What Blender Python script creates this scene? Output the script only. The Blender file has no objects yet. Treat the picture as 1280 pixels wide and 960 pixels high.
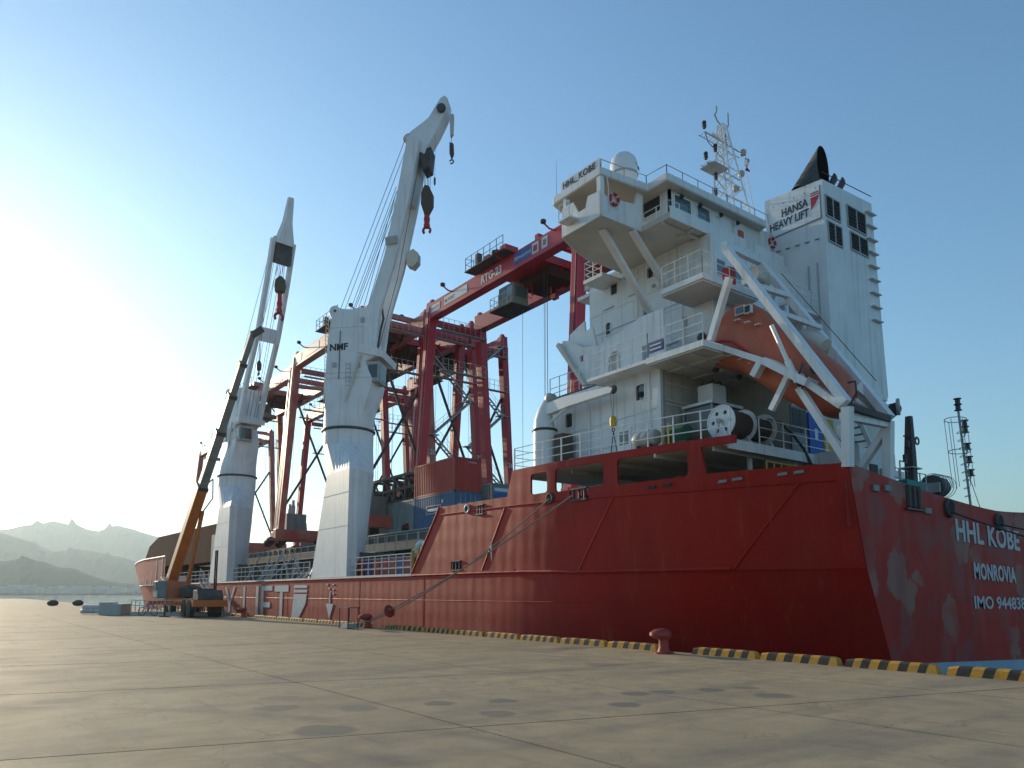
import bpy, bmesh, math, random
from mathutils import Vector, Matrix
from mathutils import noise as mn
R=math.radians; PI=math.pi
random.seed(7)
sc=bpy.context.scene; COL=sc.collection

# ------------------------------------------------------------ camera, sky, sun, exposure
HEAD=36.7; PITCH=math.degrees(math.atan(124/931.))
cam_d=bpy.data.cameras.new('camera'); cam=bpy.data.objects.new('camera',cam_d); COL.objects.link(cam)
cam.location=(0,0,1.7); cam.rotation_euler=(R(90+PITCH),0,R(-HEAD))
cam_d.sensor_width=36; cam_d.lens=931/1280*36; cam_d.shift_y=137/1280
cam_d.clip_start=.1; cam_d.clip_end=30000
sc.camera=cam
SUN_AZ=-5.0; SUN_EL=14.5       # azimuth from +Y (bow direction) towards +X
w=bpy.data.worlds.new('World'); sc.world=w; w.use_nodes=True
nt=w.node_tree; bg=nt.nodes['Background']
sky=nt.nodes.new('ShaderNodeTexSky'); sky.sky_type='NISHITA'; sky.sun_disc=False
sky.sun_elevation=R(SUN_EL); sky.sun_rotation=R(SUN_AZ)
sky.air_density=1.3; sky.dust_density=.4; sky.ozone_density=3.0; sky.altitude=0
tn=nt.nodes.new('ShaderNodeVectorMath'); tn.operation='MULTIPLY'; tn.inputs[1].default_value=(.80,.97,1.03)
nt.links.new(sky.outputs[0],tn.inputs[0]); nt.links.new(tn.outputs[0],bg.inputs[0]); bg.inputs[1].default_value=.15
sd=bpy.data.lights.new('sun','SUN'); sd.energy=3.9; sd.angle=R(.53); sd.color=(1,.82,.58)
so=bpy.data.objects.new('sun',sd); COL.objects.link(so)
sv=Vector((math.sin(R(SUN_AZ))*math.cos(R(SUN_EL)),math.cos(R(SUN_AZ))*math.cos(R(SUN_EL)),math.sin(R(SUN_EL))))
so.rotation_euler=sv.to_track_quat('Z','Y').to_euler(); so.location=(-20,60,60)
sc.view_settings.view_transform='Standard'; sc.view_settings.look='None'
sc.view_settings.exposure=.38; sc.view_settings.gamma=1.0; sc.view_settings.use_curve_mapping=False
try:
    sc.cycles.volume_max_steps=32; sc.cycles.volume_bounces=0; sc.cycles.max_bounces=6
except Exception: pass

# ------------------------------------------------------------ materials
def mat(name,col,rough=.5,metal=0.,col2=None,scale=2.,amt=.5,streak=None,bump=0.,bscale=30.,spec=None,stretch=(1,1,1)):
    """col2: mottling colour; streak: (colour, amount) vertical runs of dirt or rust"""
    m=bpy.data.materials.new(name); m.use_nodes=True; t=m.node_tree; b=t.nodes['Principled BSDF']
    N=t.nodes.new; L=t.links.new
    b.inputs['Roughness'].default_value=rough; b.inputs['Metallic'].default_value=metal
    if spec is not None: b.inputs['Specular IOR Level'].default_value=spec
    tc=N('ShaderNodeTexCoord'); base=None
    rgb=N('ShaderNodeRGB'); rgb.outputs[0].default_value=(*col,1); base=rgb.outputs[0]
    if col2:
        mp=N('ShaderNodeMapping'); mp.inputs['Scale'].default_value=stretch; L(tc.outputs['Object'],mp.inputs[0])
        n=N('ShaderNodeTexNoise'); n.inputs['Scale'].default_value=scale; n.inputs['Detail'].default_value=7; n.inputs['Roughness'].default_value=.62
        L(mp.outputs[0],n.inputs['Vector'])
        r=N('ShaderNodeValToRGB'); r.color_ramp.elements[0].position=.5-.32*amt; r.color_ramp.elements[1].position=.5+.38*(1.2-amt)
        L(n.outputs[0],r.inputs[0])
        mx=N('ShaderNodeMix'); mx.data_type='RGBA'; L(r.outputs[0],mx.inputs[0]); L(base,mx.inputs[6]); mx.inputs[7].default_value=(*col2,1); base=mx.outputs[2]
    if streak:
        mp=N('ShaderNodeMapping'); mp.inputs['Scale'].default_value=(3.2,3.2,.16); L(tc.outputs['Object'],mp.inputs[0])
        n=N('ShaderNodeTexNoise'); n.inputs['Scale'].default_value=1.3; n.inputs['Detail'].default_value=5; L(mp.outputs[0],n.inputs['Vector'])
        r=N('ShaderNodeValToRGB'); r.color_ramp.elements[0].position=.52; r.color_ramp.elements[1].position=.78
        r.color_ramp.elements[1].color=(streak[1],)*3+(1,)
        L(n.outputs[0],r.inputs[0])
        mx=N('ShaderNodeMix'); mx.data_type='RGBA'; L(r.outputs[0],mx.inputs[0]); L(base,mx.inputs[6]); mx.inputs[7].default_value=(*streak[0],1); base=mx.outputs[2]
    L(base,b.inputs['Base Color'])
    if bump:
        n=N('ShaderNodeTexNoise'); n.inputs['Scale'].default_value=bscale; n.inputs['Detail'].default_value=4; L(tc.outputs['Object'],n.inputs['Vector'])
        bp=N('ShaderNodeBump'); bp.inputs['Strength'].default_value=bump; bp.inputs['Distance'].default_value=.02
        L(n.outputs[0],bp.inputs['Height']); L(bp.outputs[0],b.inputs['Normal'])
    return m
M={}
M['white']=mat('white_paint',(.78,.79,.79),.45,col2=(.66,.665,.65),scale=.8,amt=.5,streak=((.34,.25,.17),.45))
M['white2']=mat('white_paint_clean',(.80,.80,.79),.4,col2=(.70,.69,.66),scale=1.5,amt=.4)
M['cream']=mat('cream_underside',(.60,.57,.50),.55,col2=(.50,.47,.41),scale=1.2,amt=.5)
M['craneface']=mat('crane_grey_white',(.78,.79,.80),.45,col2=(.66,.66,.65),scale=.7,amt=.5,streak=((.36,.30,.24),.4))
M['red']=mat('gantry_red',(.50,.005,.022),.42,col2=(.38,.006,.018),scale=.8,amt=.5,streak=((.22,.02,.03),.4))
M['redsunlit']=mat('gantry_red_sunlit',(.42,.05,.04),.4,col2=(.50,.24,.18),scale=.5,amt=.45,streak=((.3,.1,.07),.4))  # paler copy of the gantry red, grazing sun glare put into the colour
M['crateRed']=mat('container_red',(.46,.03,.018),.5,col2=(.32,.028,.018),scale=1.5,amt=.5,streak=((.12,.04,.03),.5))
M['crateBlue']=mat('container_blue',(.05,.14,.27),.5,col2=(.04,.10,.20),scale=1.5,amt=.5,streak=((.1,.08,.07),.4))
M['crateGreen']=mat('container_grey_green',(.20,.27,.28),.55,col2=(.15,.19,.19),scale=1.2,amt=.5,streak=((.12,.08,.06),.5))
M['grey']=mat('grey_paint',(.22,.24,.24),.5,col2=(.14,.15,.15),scale=1.2,amt=.5,streak=((.15,.08,.05),.5))
M['lgrey']=mat('light_grey_paint',(.42,.43,.42),.5,col2=(.32,.32,.30),scale=1.5,amt=.5,streak=((.2,.14,.1),.3))
M['dark']=mat('dark_steel',(.035,.035,.038),.5,col2=(.07,.05,.04),scale=4,amt=.4)
M['soot']=mat('sooty_steel',(.10,.09,.085),.7,col2=(.03,.028,.027),scale=1.2,amt=.6,bump=.2)
M['throatblack']=mat('burnt_inside',(.018,.012,.011),.9,spec=.05)
M['black']=mat('black_rubber',(.02,.02,.021),.75)
M['glass']=mat('dark_window_glass',(.025,.04,.045),.06,spec=.9)
M['glassblue']=mat('tinted_window_glass',(.08,.15,.17),.08,spec=.9)
M['orange']=mat('lifeboat_orange',(.50,.12,.055),.55,col2=(.42,.11,.055),scale=1.5,amt=.5,streak=((.3,.07,.03),.4))
M['craneor']=mat('crane_orange',(.55,.15,.02),.42,col2=(.42,.11,.02),scale=1.2,amt=.5,streak=((.2,.07,.03),.5))
M['yellow']=mat('yellow_paint',(.62,.40,.04),.5,col2=(.45,.28,.04),scale=5,amt=.5)
M['yblock']=mat('yellow_stripe_paint',(.62,.30,.02),.7,col2=(.36,.19,.04),scale=6,amt=.6,bump=.3)
M['kblock']=mat('black_stripe_paint',(.016,.015,.014),.75,col2=(.05,.045,.04),scale=6,amt=.5,bump=.3)
M['bollard']=mat('bollard_red_paint',(.36,.045,.03),.6,col2=(.22,.045,.03),scale=5,amt=.5,bump=.3,bscale=15)
M['rope']=mat('mooring_rope',(.34,.26,.20),.85,bump=.5,bscale=60)
M['wire']=mat('steel_wire',(.09,.09,.095),.5)
M['brown']=mat('reel_rope_brown',(.10,.075,.055),.85,bump=.5,bscale=40)
M['green']=mat('green_canvas',(.02,.09,.05),.8)
M['teal']=mat('teal_paint',(.01,.22,.19),.6)
M['blue']=mat('blue_paint',(.03,.10,.38),.6)
M['navy']=mat('navy_paint',(.03,.06,.20),.5)
M['signwhite']=mat('sign_white',(.62,.66,.68),.5)
M['lettwhite']=mat('lettering_white',(.52,.54,.55),.6,col2=(.45,.42,.40),scale=4,amt=.4)
M['lettdark']=mat('lettering_dark',(.03,.03,.035),.6)
M['lettred']=mat('lettering_red',(.42,.02,.03),.6)
M['bootblue']=mat('boot_topping_blue',(.28,.42,.52),.5,col2=(.22,.34,.42),scale=2,amt=.4)
M['cab']=mat('cab_olive_grey',(.26,.26,.19),.5,col2=(.17,.16,.12),scale=3,amt=.5)
M['deckgrey']=mat('deck_grey_green',(.10,.12,.115),.75,col2=(.06,.06,.055),scale=1,amt=.5)
M['bowbrown']=mat('breakwater_brown_red',(.085,.038,.03),.95,col2=(.065,.03,.025),scale=.3,amt=.5,spec=.05,streak=((.07,.04,.03),.5))
M['chrome']=mat('galvanised',(.4,.4,.4),.4,.6)
M['skin']=mat('skin',(.35,.2,.14),.6)

def hull_material(name,patches):
    m=bpy.data.materials.new(name); m.use_nodes=True; t=m.node_tree; b=t.nodes['Principled BSDF']; N=t.nodes.new; L=t.links.new
    g=N('ShaderNodeNewGeometry'); 
    def noise(scale,st,detail=5,rough=.55,loc=(0,0,0)):
        mp=N('ShaderNodeMapping'); mp.inputs['Scale'].default_value=st; mp.inputs['Location'].default_value=loc; L(g.outputs['Position'],mp.inputs[0])
        n=N('ShaderNodeTexNoise'); n.inputs['Scale'].default_value=scale; n.inputs['Detail'].default_value=detail; n.inputs['Roughness'].default_value=rough
        L(mp.outputs[0],n.inputs['Vector']); return n.outputs[0]
    def ramp(src,a,c,hi=1.):
        r=N('ShaderNodeValToRGB'); r.color_ramp.elements[0].position=a; r.color_ramp.elements[1].position=c; r.color_ramp.elements[1].color=(hi,)*3+(1,)
        L(src,r.inputs[0]); return r.outputs[0]
    def mix(base,fac,col):
        mx=N('ShaderNodeMix'); mx.data_type='RGBA'; L(fac,mx.inputs[0])
        if isinstance(base,tuple): mx.inputs[6].default_value=(*base,1)
        else: L(base,mx.inputs[6])
        mx.inputs[7].default_value=(*col,1); return mx.outputs[2]
    c=mix((.40,.012,.007),ramp(noise(.35,(1,1,1),4),.35,.7,.8),(.29,.014,.009))
    c=mix(c,ramp(noise(.9,(1,1,.09),6,.7),.45,.75,.6),(.38,.035,.018))       # chalky vertical runs
    c=mix(c,ramp(noise(2.6,(1,1,.05),4,.6,(7,3,1)),.60,.8,.6),(.42,.10,.035))     # rust-orange runs
    c=mix(c,ramp(noise(5,(1,1,.7),5,.7,(2,9,4)),.66,.74,.5),(.12,.03,.02))
    if patches:
        vo=N('ShaderNodeTexVoronoi'); vo.inputs['Scale'].default_value=.62; vo.inputs['Randomness'].default_value=1
        mp=N('ShaderNodeMapping'); mp.inputs['Scale'].default_value=(1.0,1.0,.8)
        n=N('ShaderNodeTexNoise'); n.inputs['Scale'].default_value=2.2; n.inputs['Detail'].default_value=8
        va=N('ShaderNodeVectorMath'); va.operation='SCALE'; va.inputs[3].default_value=.85
        vb=N('ShaderNodeVectorMath'); vb.operation='ADD'
        L(g.outputs['Position'],n.inputs['Vector']); L(n.outputs[1],va.inputs[0]); L(g.outputs['Position'],vb.inputs[0]); L(va.outputs[0],vb.inputs[1])
        L(vb.outputs[0],mp.inputs[0]); L(mp.outputs[0],vo.inputs['Vector'])
        r=N('ShaderNodeValToRGB'); r.color_ramp.elements[0].position=.37; r.color_ramp.elements[0].color=(1,1,1,1); r.color_ramp.elements[1].position=.42; r.color_ramp.elements[1].color=(0,0,0,1)
        L(vo.outputs['Distance'],r.inputs[0])
        k=ramp(noise(.45,(1,1,1),2,.5,(5,2,8)),.36,.5,.9)
        mu=N('ShaderNodeMath'); mu.operation='MULTIPLY'; L(r.outputs[0],mu.inputs[0]); L(k,mu.inputs[1])
        c=mix(c,mu.outputs[0],(.28,.13,.10))
        c=mix(c,ramp(noise(.8,(1,1,.8),3,.5,(1,1,3)),.52,.6,.6),(.23,.06,.06))
    L(c,b.inputs['Base Color'])
    rr=N('ShaderNodeMapRange'); L(noise(1.5,(1,1,.3)),rr.inputs[0]); rr.inputs[3].default_value=.42; rr.inputs[4].default_value=.68; b.inputs['Specular IOR Level'].default_value=.28; L(rr.outputs[0],b.inputs['Roughness'])
    bp=N('ShaderNodeBump'); bp.inputs['Strength'].default_value=.35; bp.inputs['Distance'].default_value=.05
    hs=[]
    sx_=N('ShaderNodeSeparateXYZ'); L(g.outputs['Position'],sx_.inputs[0])
    for out,per in ((1,.72),(2,.83),(0,.72)):
        mm=N('ShaderNodeMath'); mm.operation='MULTIPLY'; L(sx_.outputs[out],mm.inputs[0]); mm.inputs[1].default_value=2*PI/per
        cc=N('ShaderNodeMath'); cc.operation='COSINE'; L(mm.outputs[0],cc.inputs[0])
        pw=N('ShaderNodeMath'); pw.operation='MULTIPLY'; L(cc.outputs[0],pw.inputs[0]); pw.inputs[1].default_value=.10 if out else (.0 if not patches else .10); hs.append(pw.outputs[0])
    acc=noise(.9,(1,1,.6),2)
    for h_ in hs:
        ad=N('ShaderNodeMath'); ad.operation='ADD'; L(acc,ad.inputs[0]); L(h_,ad.inputs[1]); acc=ad.outputs[0]
    L(acc,bp.inputs['Height']); L(bp.outputs[0],b.inputs['Normal'])
    return m
M['hull']=hull_material('hull_red',False); M['transom']=hull_material('transom_red_patched',True)

# ------------------------------------------------------------ mesh builder
ORG={}
class MB:
    def __init__(s): s.v=[]; s.f=[]
    def add(s,vs,fs):
        o=len(s.v); s.v+=[tuple(a) for a in vs]; s.f+=[tuple(i+o for i in f) for f in fs]; return s
    def box(s,c,d,rz=0,taper=1.):
        hx,hy,hz=d[0]/2,d[1]/2,d[2]/2; cs,sn=math.cos(rz),math.sin(rz); vs=[]
        for z in(-1,1):
            k=taper if z>0 else 1.
            for x,y in((-1,-1),(1,-1),(1,1),(-1,1)):
                X,Y=x*hx*k,y*hy*k; vs.append((c[0]+X*cs-Y*sn,c[1]+X*sn+Y*cs,c[2]+z*hz))
        return s.add(vs,[(0,3,2,1),(4,5,6,7),(0,1,5,4),(1,2,6,5),(2,3,7,6),(3,0,4,7)])
    def bb(s,a,b):  # box by corners
        return s.box([(a[i]+b[i])/2 for i in range(3)],[abs(b[i]-a[i]) for i in range(3)])
    def bar(s,p,q,w,h,up=(0,0,1),w2=None,h2=None):
        p=Vector(p);q=Vector(q);d=(q-p)
        if d.length<1e-6: return s
        d.normalize(); u=Vector(up)
        if abs(d.dot(u))>.98: u=Vector((0,1,0))
        x=d.cross(u).normalized(); y=x.cross(d).normalized(); vs=[]
        for P,W,Hh in((p,w,h),(q,w2 or w,h2 or h)):
            for a,b in((-1,-1),(1,-1),(1,1),(-1,1)): vs.append(P+x*a*W/2+y*b*Hh/2)
        return s.add(vs,[(0,3,2,1),(4,5,6,7),(0,1,5,4),(1,2,6,5),(2,3,7,6),(3,0,4,7)])
    def tube(s,p,q,r,n=6,r2=None,cap=True):
        p=Vector(p);q=Vector(q);d=(q-p)
        if d.length<1e-6: return s
        d.normalize(); u=Vector((0,0,1)) if abs(d.z)<.95 else Vector((1,0,0))
        x=d.cross(u).normalized(); y=x.cross(d); vs=[]
        for P,rr in((p,r),(q,r if r2 is None else r2)):
            for i in range(n): a=2*PI*i/n; vs.append(P+x*math.cos(a)*rr+y*math.sin(a)*rr)
        fs=[(i,(i+1)%n,n+(i+1)%n,n+i) for i in range(n)]
        if cap: fs+=[tuple(range(n))[::-1],tuple(range(n,2*n))]
        return s.add(vs,fs)
    def path(s,pts,r,n=6):
        for a,b in zip(pts[:-1],pts[1:]): s.tube(a,b,r,n)
        return s
    def lathe(s,prof,c,n=16,axis=None):
        ax=Vector(axis or (0,0,1)).normalized(); u=Vector((0,0,1)) if abs(ax.z)<.9 else Vector((1,0,0))
        x=ax.cross(u).normalized(); y=ax.cross(x); c=Vector(c); vs=[]
        for r,z in prof:
            for i in range(n): a=2*PI*i/n; vs.append(c+ax*z+x*math.cos(a)*r+y*math.sin(a)*r)
        fs=[]
        for k in range(len(prof)-1):
            for i in range(n): fs.append((k*n+i,k*n+(i+1)%n,(k+1)*n+(i+1)%n,(k+1)*n+i))
        fs.append(tuple(range(n))[::-1]); fs.append(tuple(range((len(prof)-1)*n,len(prof)*n)))
        return s.add(vs,fs)
    def torus(s,c,Rr,r,axis=(0,0,1),n=18,m=7,a0=0,a1=2*PI):
        ax=Vector(axis).normalized(); u=Vector((0,0,1)) if abs(ax.z)<.9 else Vector((1,0,0))
        x=ax.cross(u).normalized(); y=ax.cross(x); c=Vector(c); vs=[];fs=[]
        full=abs(a1-a0-2*PI)<1e-6; K=n if full else n+1
        for i in range(K):
            a=a0+(a1-a0)*i/n; e=x*math.cos(a)+y*math.sin(a)
            for j in range(m): b=2*PI*j/m; vs.append(c+e*(Rr+r*math.cos(b))+ax*r*math.sin(b))
        for i in range(n if full else n):
            for j in range(m): fs.append((i*m+j,((i+1)%K)*m+j,((i+1)%K)*m+(j+1)%m,i*m+(j+1)%m))
        return s.add(vs,fs)
    def prism(s,poly,fn,a,b):
        """poly: 2-D points; fn(u,v,t)->xyz; extruded from t=a to t=b"""
        n=len(poly); vs=[fn(u,v,a) for u,v in poly]+[fn(u,v,b) for u,v in poly]
        return s.add(vs,[tuple(range(n))[::-1],tuple(range(n,2*n))]+[(i,(i+1)%n,n+(i+1)%n,n+i) for i in range(n)])
    def loft(s,rings,cap=True):
        n=len(rings[0]); vs=[p for r in rings for p in r]; fs=[]
        for k in range(len(rings)-1):
            for i in range(n): fs.append((k*n+i,k*n+(i+1)%n,(k+1)*n+(i+1)%n,(k+1)*n+i))
        if cap: fs+=[tuple(range(n))[::-1],tuple(range((len(rings)-1)*n,len(rings)*n))]
        return s.add(vs,fs)
    def ball(s,c,r,n=12,sz=1.):
        prof=[(max(.001,r*math.sin(PI*k/8)),-r*sz*math.cos(PI*k/8)) for k in range(9)]; return s.lathe(prof,c,n)
    def build(s,name,m,parent=None,smooth=False,bevel=0):
        me=bpy.data.meshes.new(name); o=ORG.get(parent.name,Vector()) if parent else Vector()
        me.from_pydata([Vector(v)-o for v in s.v],[],s.f)
        bm=bmesh.new(); bm.from_mesh(me); bmesh.ops.recalc_face_normals(bm,faces=bm.faces); bm.to_mesh(me); bm.free()
        if isinstance(m,str): m=M[m]
        me.materials.append(m)
        if smooth:
            for p in me.polygons: p.use_smooth=True
            try: me.set_sharp_from_angle(angle=R(38))
            except Exception: pass
        ob=bpy.data.objects.new(name,me); COL.objects.link(ob)
        if parent: ob.parent=parent; ORG[ob.name]=o
        if bevel:
            md=ob.modifiers.new('bevel','BEVEL'); md.width=bevel; md.segments=2; md.limit_method='ANGLE'
        return ob
def tag(o,label=None,cat=None,group=None,kind=None):
    if label: o['label']=label
    if cat: o['category']=cat
    if group: o['group']=group
    if kind: o['kind']=kind
    return o
def thing(name,loc,label,cat,group=None):
    o=bpy.data.objects.new(name,None); o.location=loc; o.empty_display_size=.3; COL.objects.link(o); ORG[o.name]=Vector(loc)
    return tag(o,label,cat,group)
def struct(o): o['kind']='structure'; return o
def stuff(o): o['kind']='stuff'; return o
def dup(root,loc,label=None,rz=0,parent=None):
    r=root.copy(); COL.objects.link(r)
    if parent is None: r.location=loc; r.rotation_euler=(0,0,rz)
    else: r.parent=parent
    if label: r['label']=label
    for ch in root.children: dup(ch,None,None,0,r)
    return r
def text_mesh(name,s,size,org,xdir,ydir,m,parent,bold=.0,depth=.012,align='LEFT',sx=1.,space=1.,fit=None,fh=None):
    cu=bpy.data.curves.new('txt','FONT'); cu.body=s; cu.size=size; cu.offset=bold*size; cu.extrude=depth/2; cu.align_x=align; cu.space_character=space
    cu.resolution_u=3
    ob=bpy.data.objects.new('txt',cu); COL.objects.link(ob)
    dg=bpy.context.evaluated_depsgraph_get(); me=bpy.data.meshes.new_from_object(ob.evaluated_get(dg))
    bpy.data.objects.remove(ob); me.name=name
    xs=[v.co.x for v in me.vertices]; ys_=[v.co.y for v in me.vertices]
    if fit: sx=fit/(max(xs)-min(xs)); k0=min(xs)
    else: k0=0
    sy=fh/(max(ys_)) if fh else 1.
    for v in me.vertices: v.co.x-=k0; v.co.y*=sy
    X=Vector(xdir).normalized(); Y=Vector(ydir).normalized(); Z=X.cross(Y); o=Vector(org)-(ORG.get(parent.name,Vector()) if parent else Vector())
    for v in me.vertices: c=v.co; v.co=o+X*c.x*sx+Y*c.y+Z*c.z
    me.materials.clear(); me.materials.append(M[m] if isinstance(m,str) else m)
    r=bpy.data.objects.new(name,me); COL.objects.link(r)
    if parent: r.parent=parent; ORG[r.name]=ORG.get(parent.name,Vector())
    return r
def plate(outer,holes,cuts,fn,th,name,m,parent,smooth=False,cutax=0):
    """flat polygon with holes in (u,v), cut at u values, mapped by fn(u,v,t) with t 0..th"""
    bm=bmesh.new()
    def loop(pts):
        vs=[bm.verts.new((a,b,0)) for a,b in pts]
        for i in range(len(vs)): bm.edges.new((vs[i],vs[(i+1)%len(vs)]))
    loop(outer)
    for h in holes: loop(h)
    bmesh.ops.triangle_fill(bm,edges=bm.edges[:],use_beauty=True,use_dissolve=False)
    for c in cuts:
        bmesh.ops.bisect_plane(bm,geom=bm.verts[:]+bm.edges[:]+bm.faces[:],plane_co=(c,0,0),plane_no=(1,0,0))
    bmesh.ops.remove_doubles(bm,verts=bm.verts[:],dist=1e-5)
    bm.verts.ensure_lookup_table(); bm.verts.index_update()
    V=[v.co.copy() for v in bm.verts]; F=[[v.index for v in f.verts] for f in bm.faces]
    B=[(e.verts[0].index,e.verts[1].index) for e in bm.edges if len(e.link_faces)==1]; bm.free()
    n=len(V); mb=MB()
    vs=[fn(v.x,v.y,0) for v in V]+[fn(v.x,v.y,th) for v in V]
    fs=[tuple(f) for f in F]+[tuple(n+i for i in reversed(f)) for f in F]+[(a,b,n+b,n+a) for a,b in B]
    mb.add(vs,fs); return mb.build(name,m,parent,smooth)
def rrect(u0,v0,u1,v1,r,n=3,sk=0):
    out=[]
    for cx,cy,a in((u1-r,v1-r,0),(u0+r,v1-r,90),(u0+r,v0+r,180),(u1-r,v0+r,270)):
        for i in range(n+1):
            t=R(a+90*i/n); y=cy+r*math.sin(t); x=cx+r*math.cos(t)+sk*(y-v0); out.append((x,y))
    return out
def lerp(tab,x):
    if x<=tab[0][0]: return tab[0][1]
    for (a,p),(b,q) in zip(tab[:-1],tab[1:]):
        if x<=b: return p+(q-p)*(x-a)/(b-a)
    return tab[-1][1]
def railing(pts,h,rails,spacing,r,mb=None,postmb=None,end=True):
    """returns (rails MB, posts MB)"""
    mb=mb or MB(); pm=postmb or MB()
    for k in range(1,rails+1):
        z=h*k/rails
        mb.path([(p[0],p[1],p[2]+z) for p in pts],r,5)
    for a,b in zip(pts[:-1],pts[1:]):
        L=(Vector(b)-Vector(a)).length; n=max(1,round(L/spacing))
        for i in range(n+(1 if end else 0)):
            p=Vector(a).lerp(Vector(b),i/n); pm.tube(p,(p.x,p.y,p.z+h+r),r*1.25,5)
    return mb,pm
def rail_part(name,parent,pts,h=1.,rails=3,spacing=1.2,r=.018,m='white2',posts=False):
    a,b=railing(pts,h,rails,spacing,r)
    if not posts:
        a.add(b.v,b.f); return a.build(name,m,parent)
    o=a.build(name,m,parent)
    for q_,(s_,t_) in enumerate(zip(pts[:-1],pts[1:])):
        L=(Vector(t_)-Vector(s_)).length; n=max(1,round(L/spacing))
        for i in range(n+(1 if q_==len(pts)-2 else 0)):
            p=Vector(s_).lerp(Vector(t_),i/n); MB().bar(p,(p.x,p.y,p.z+h+r),.05,.03).build('post',m,o)
    return o

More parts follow.
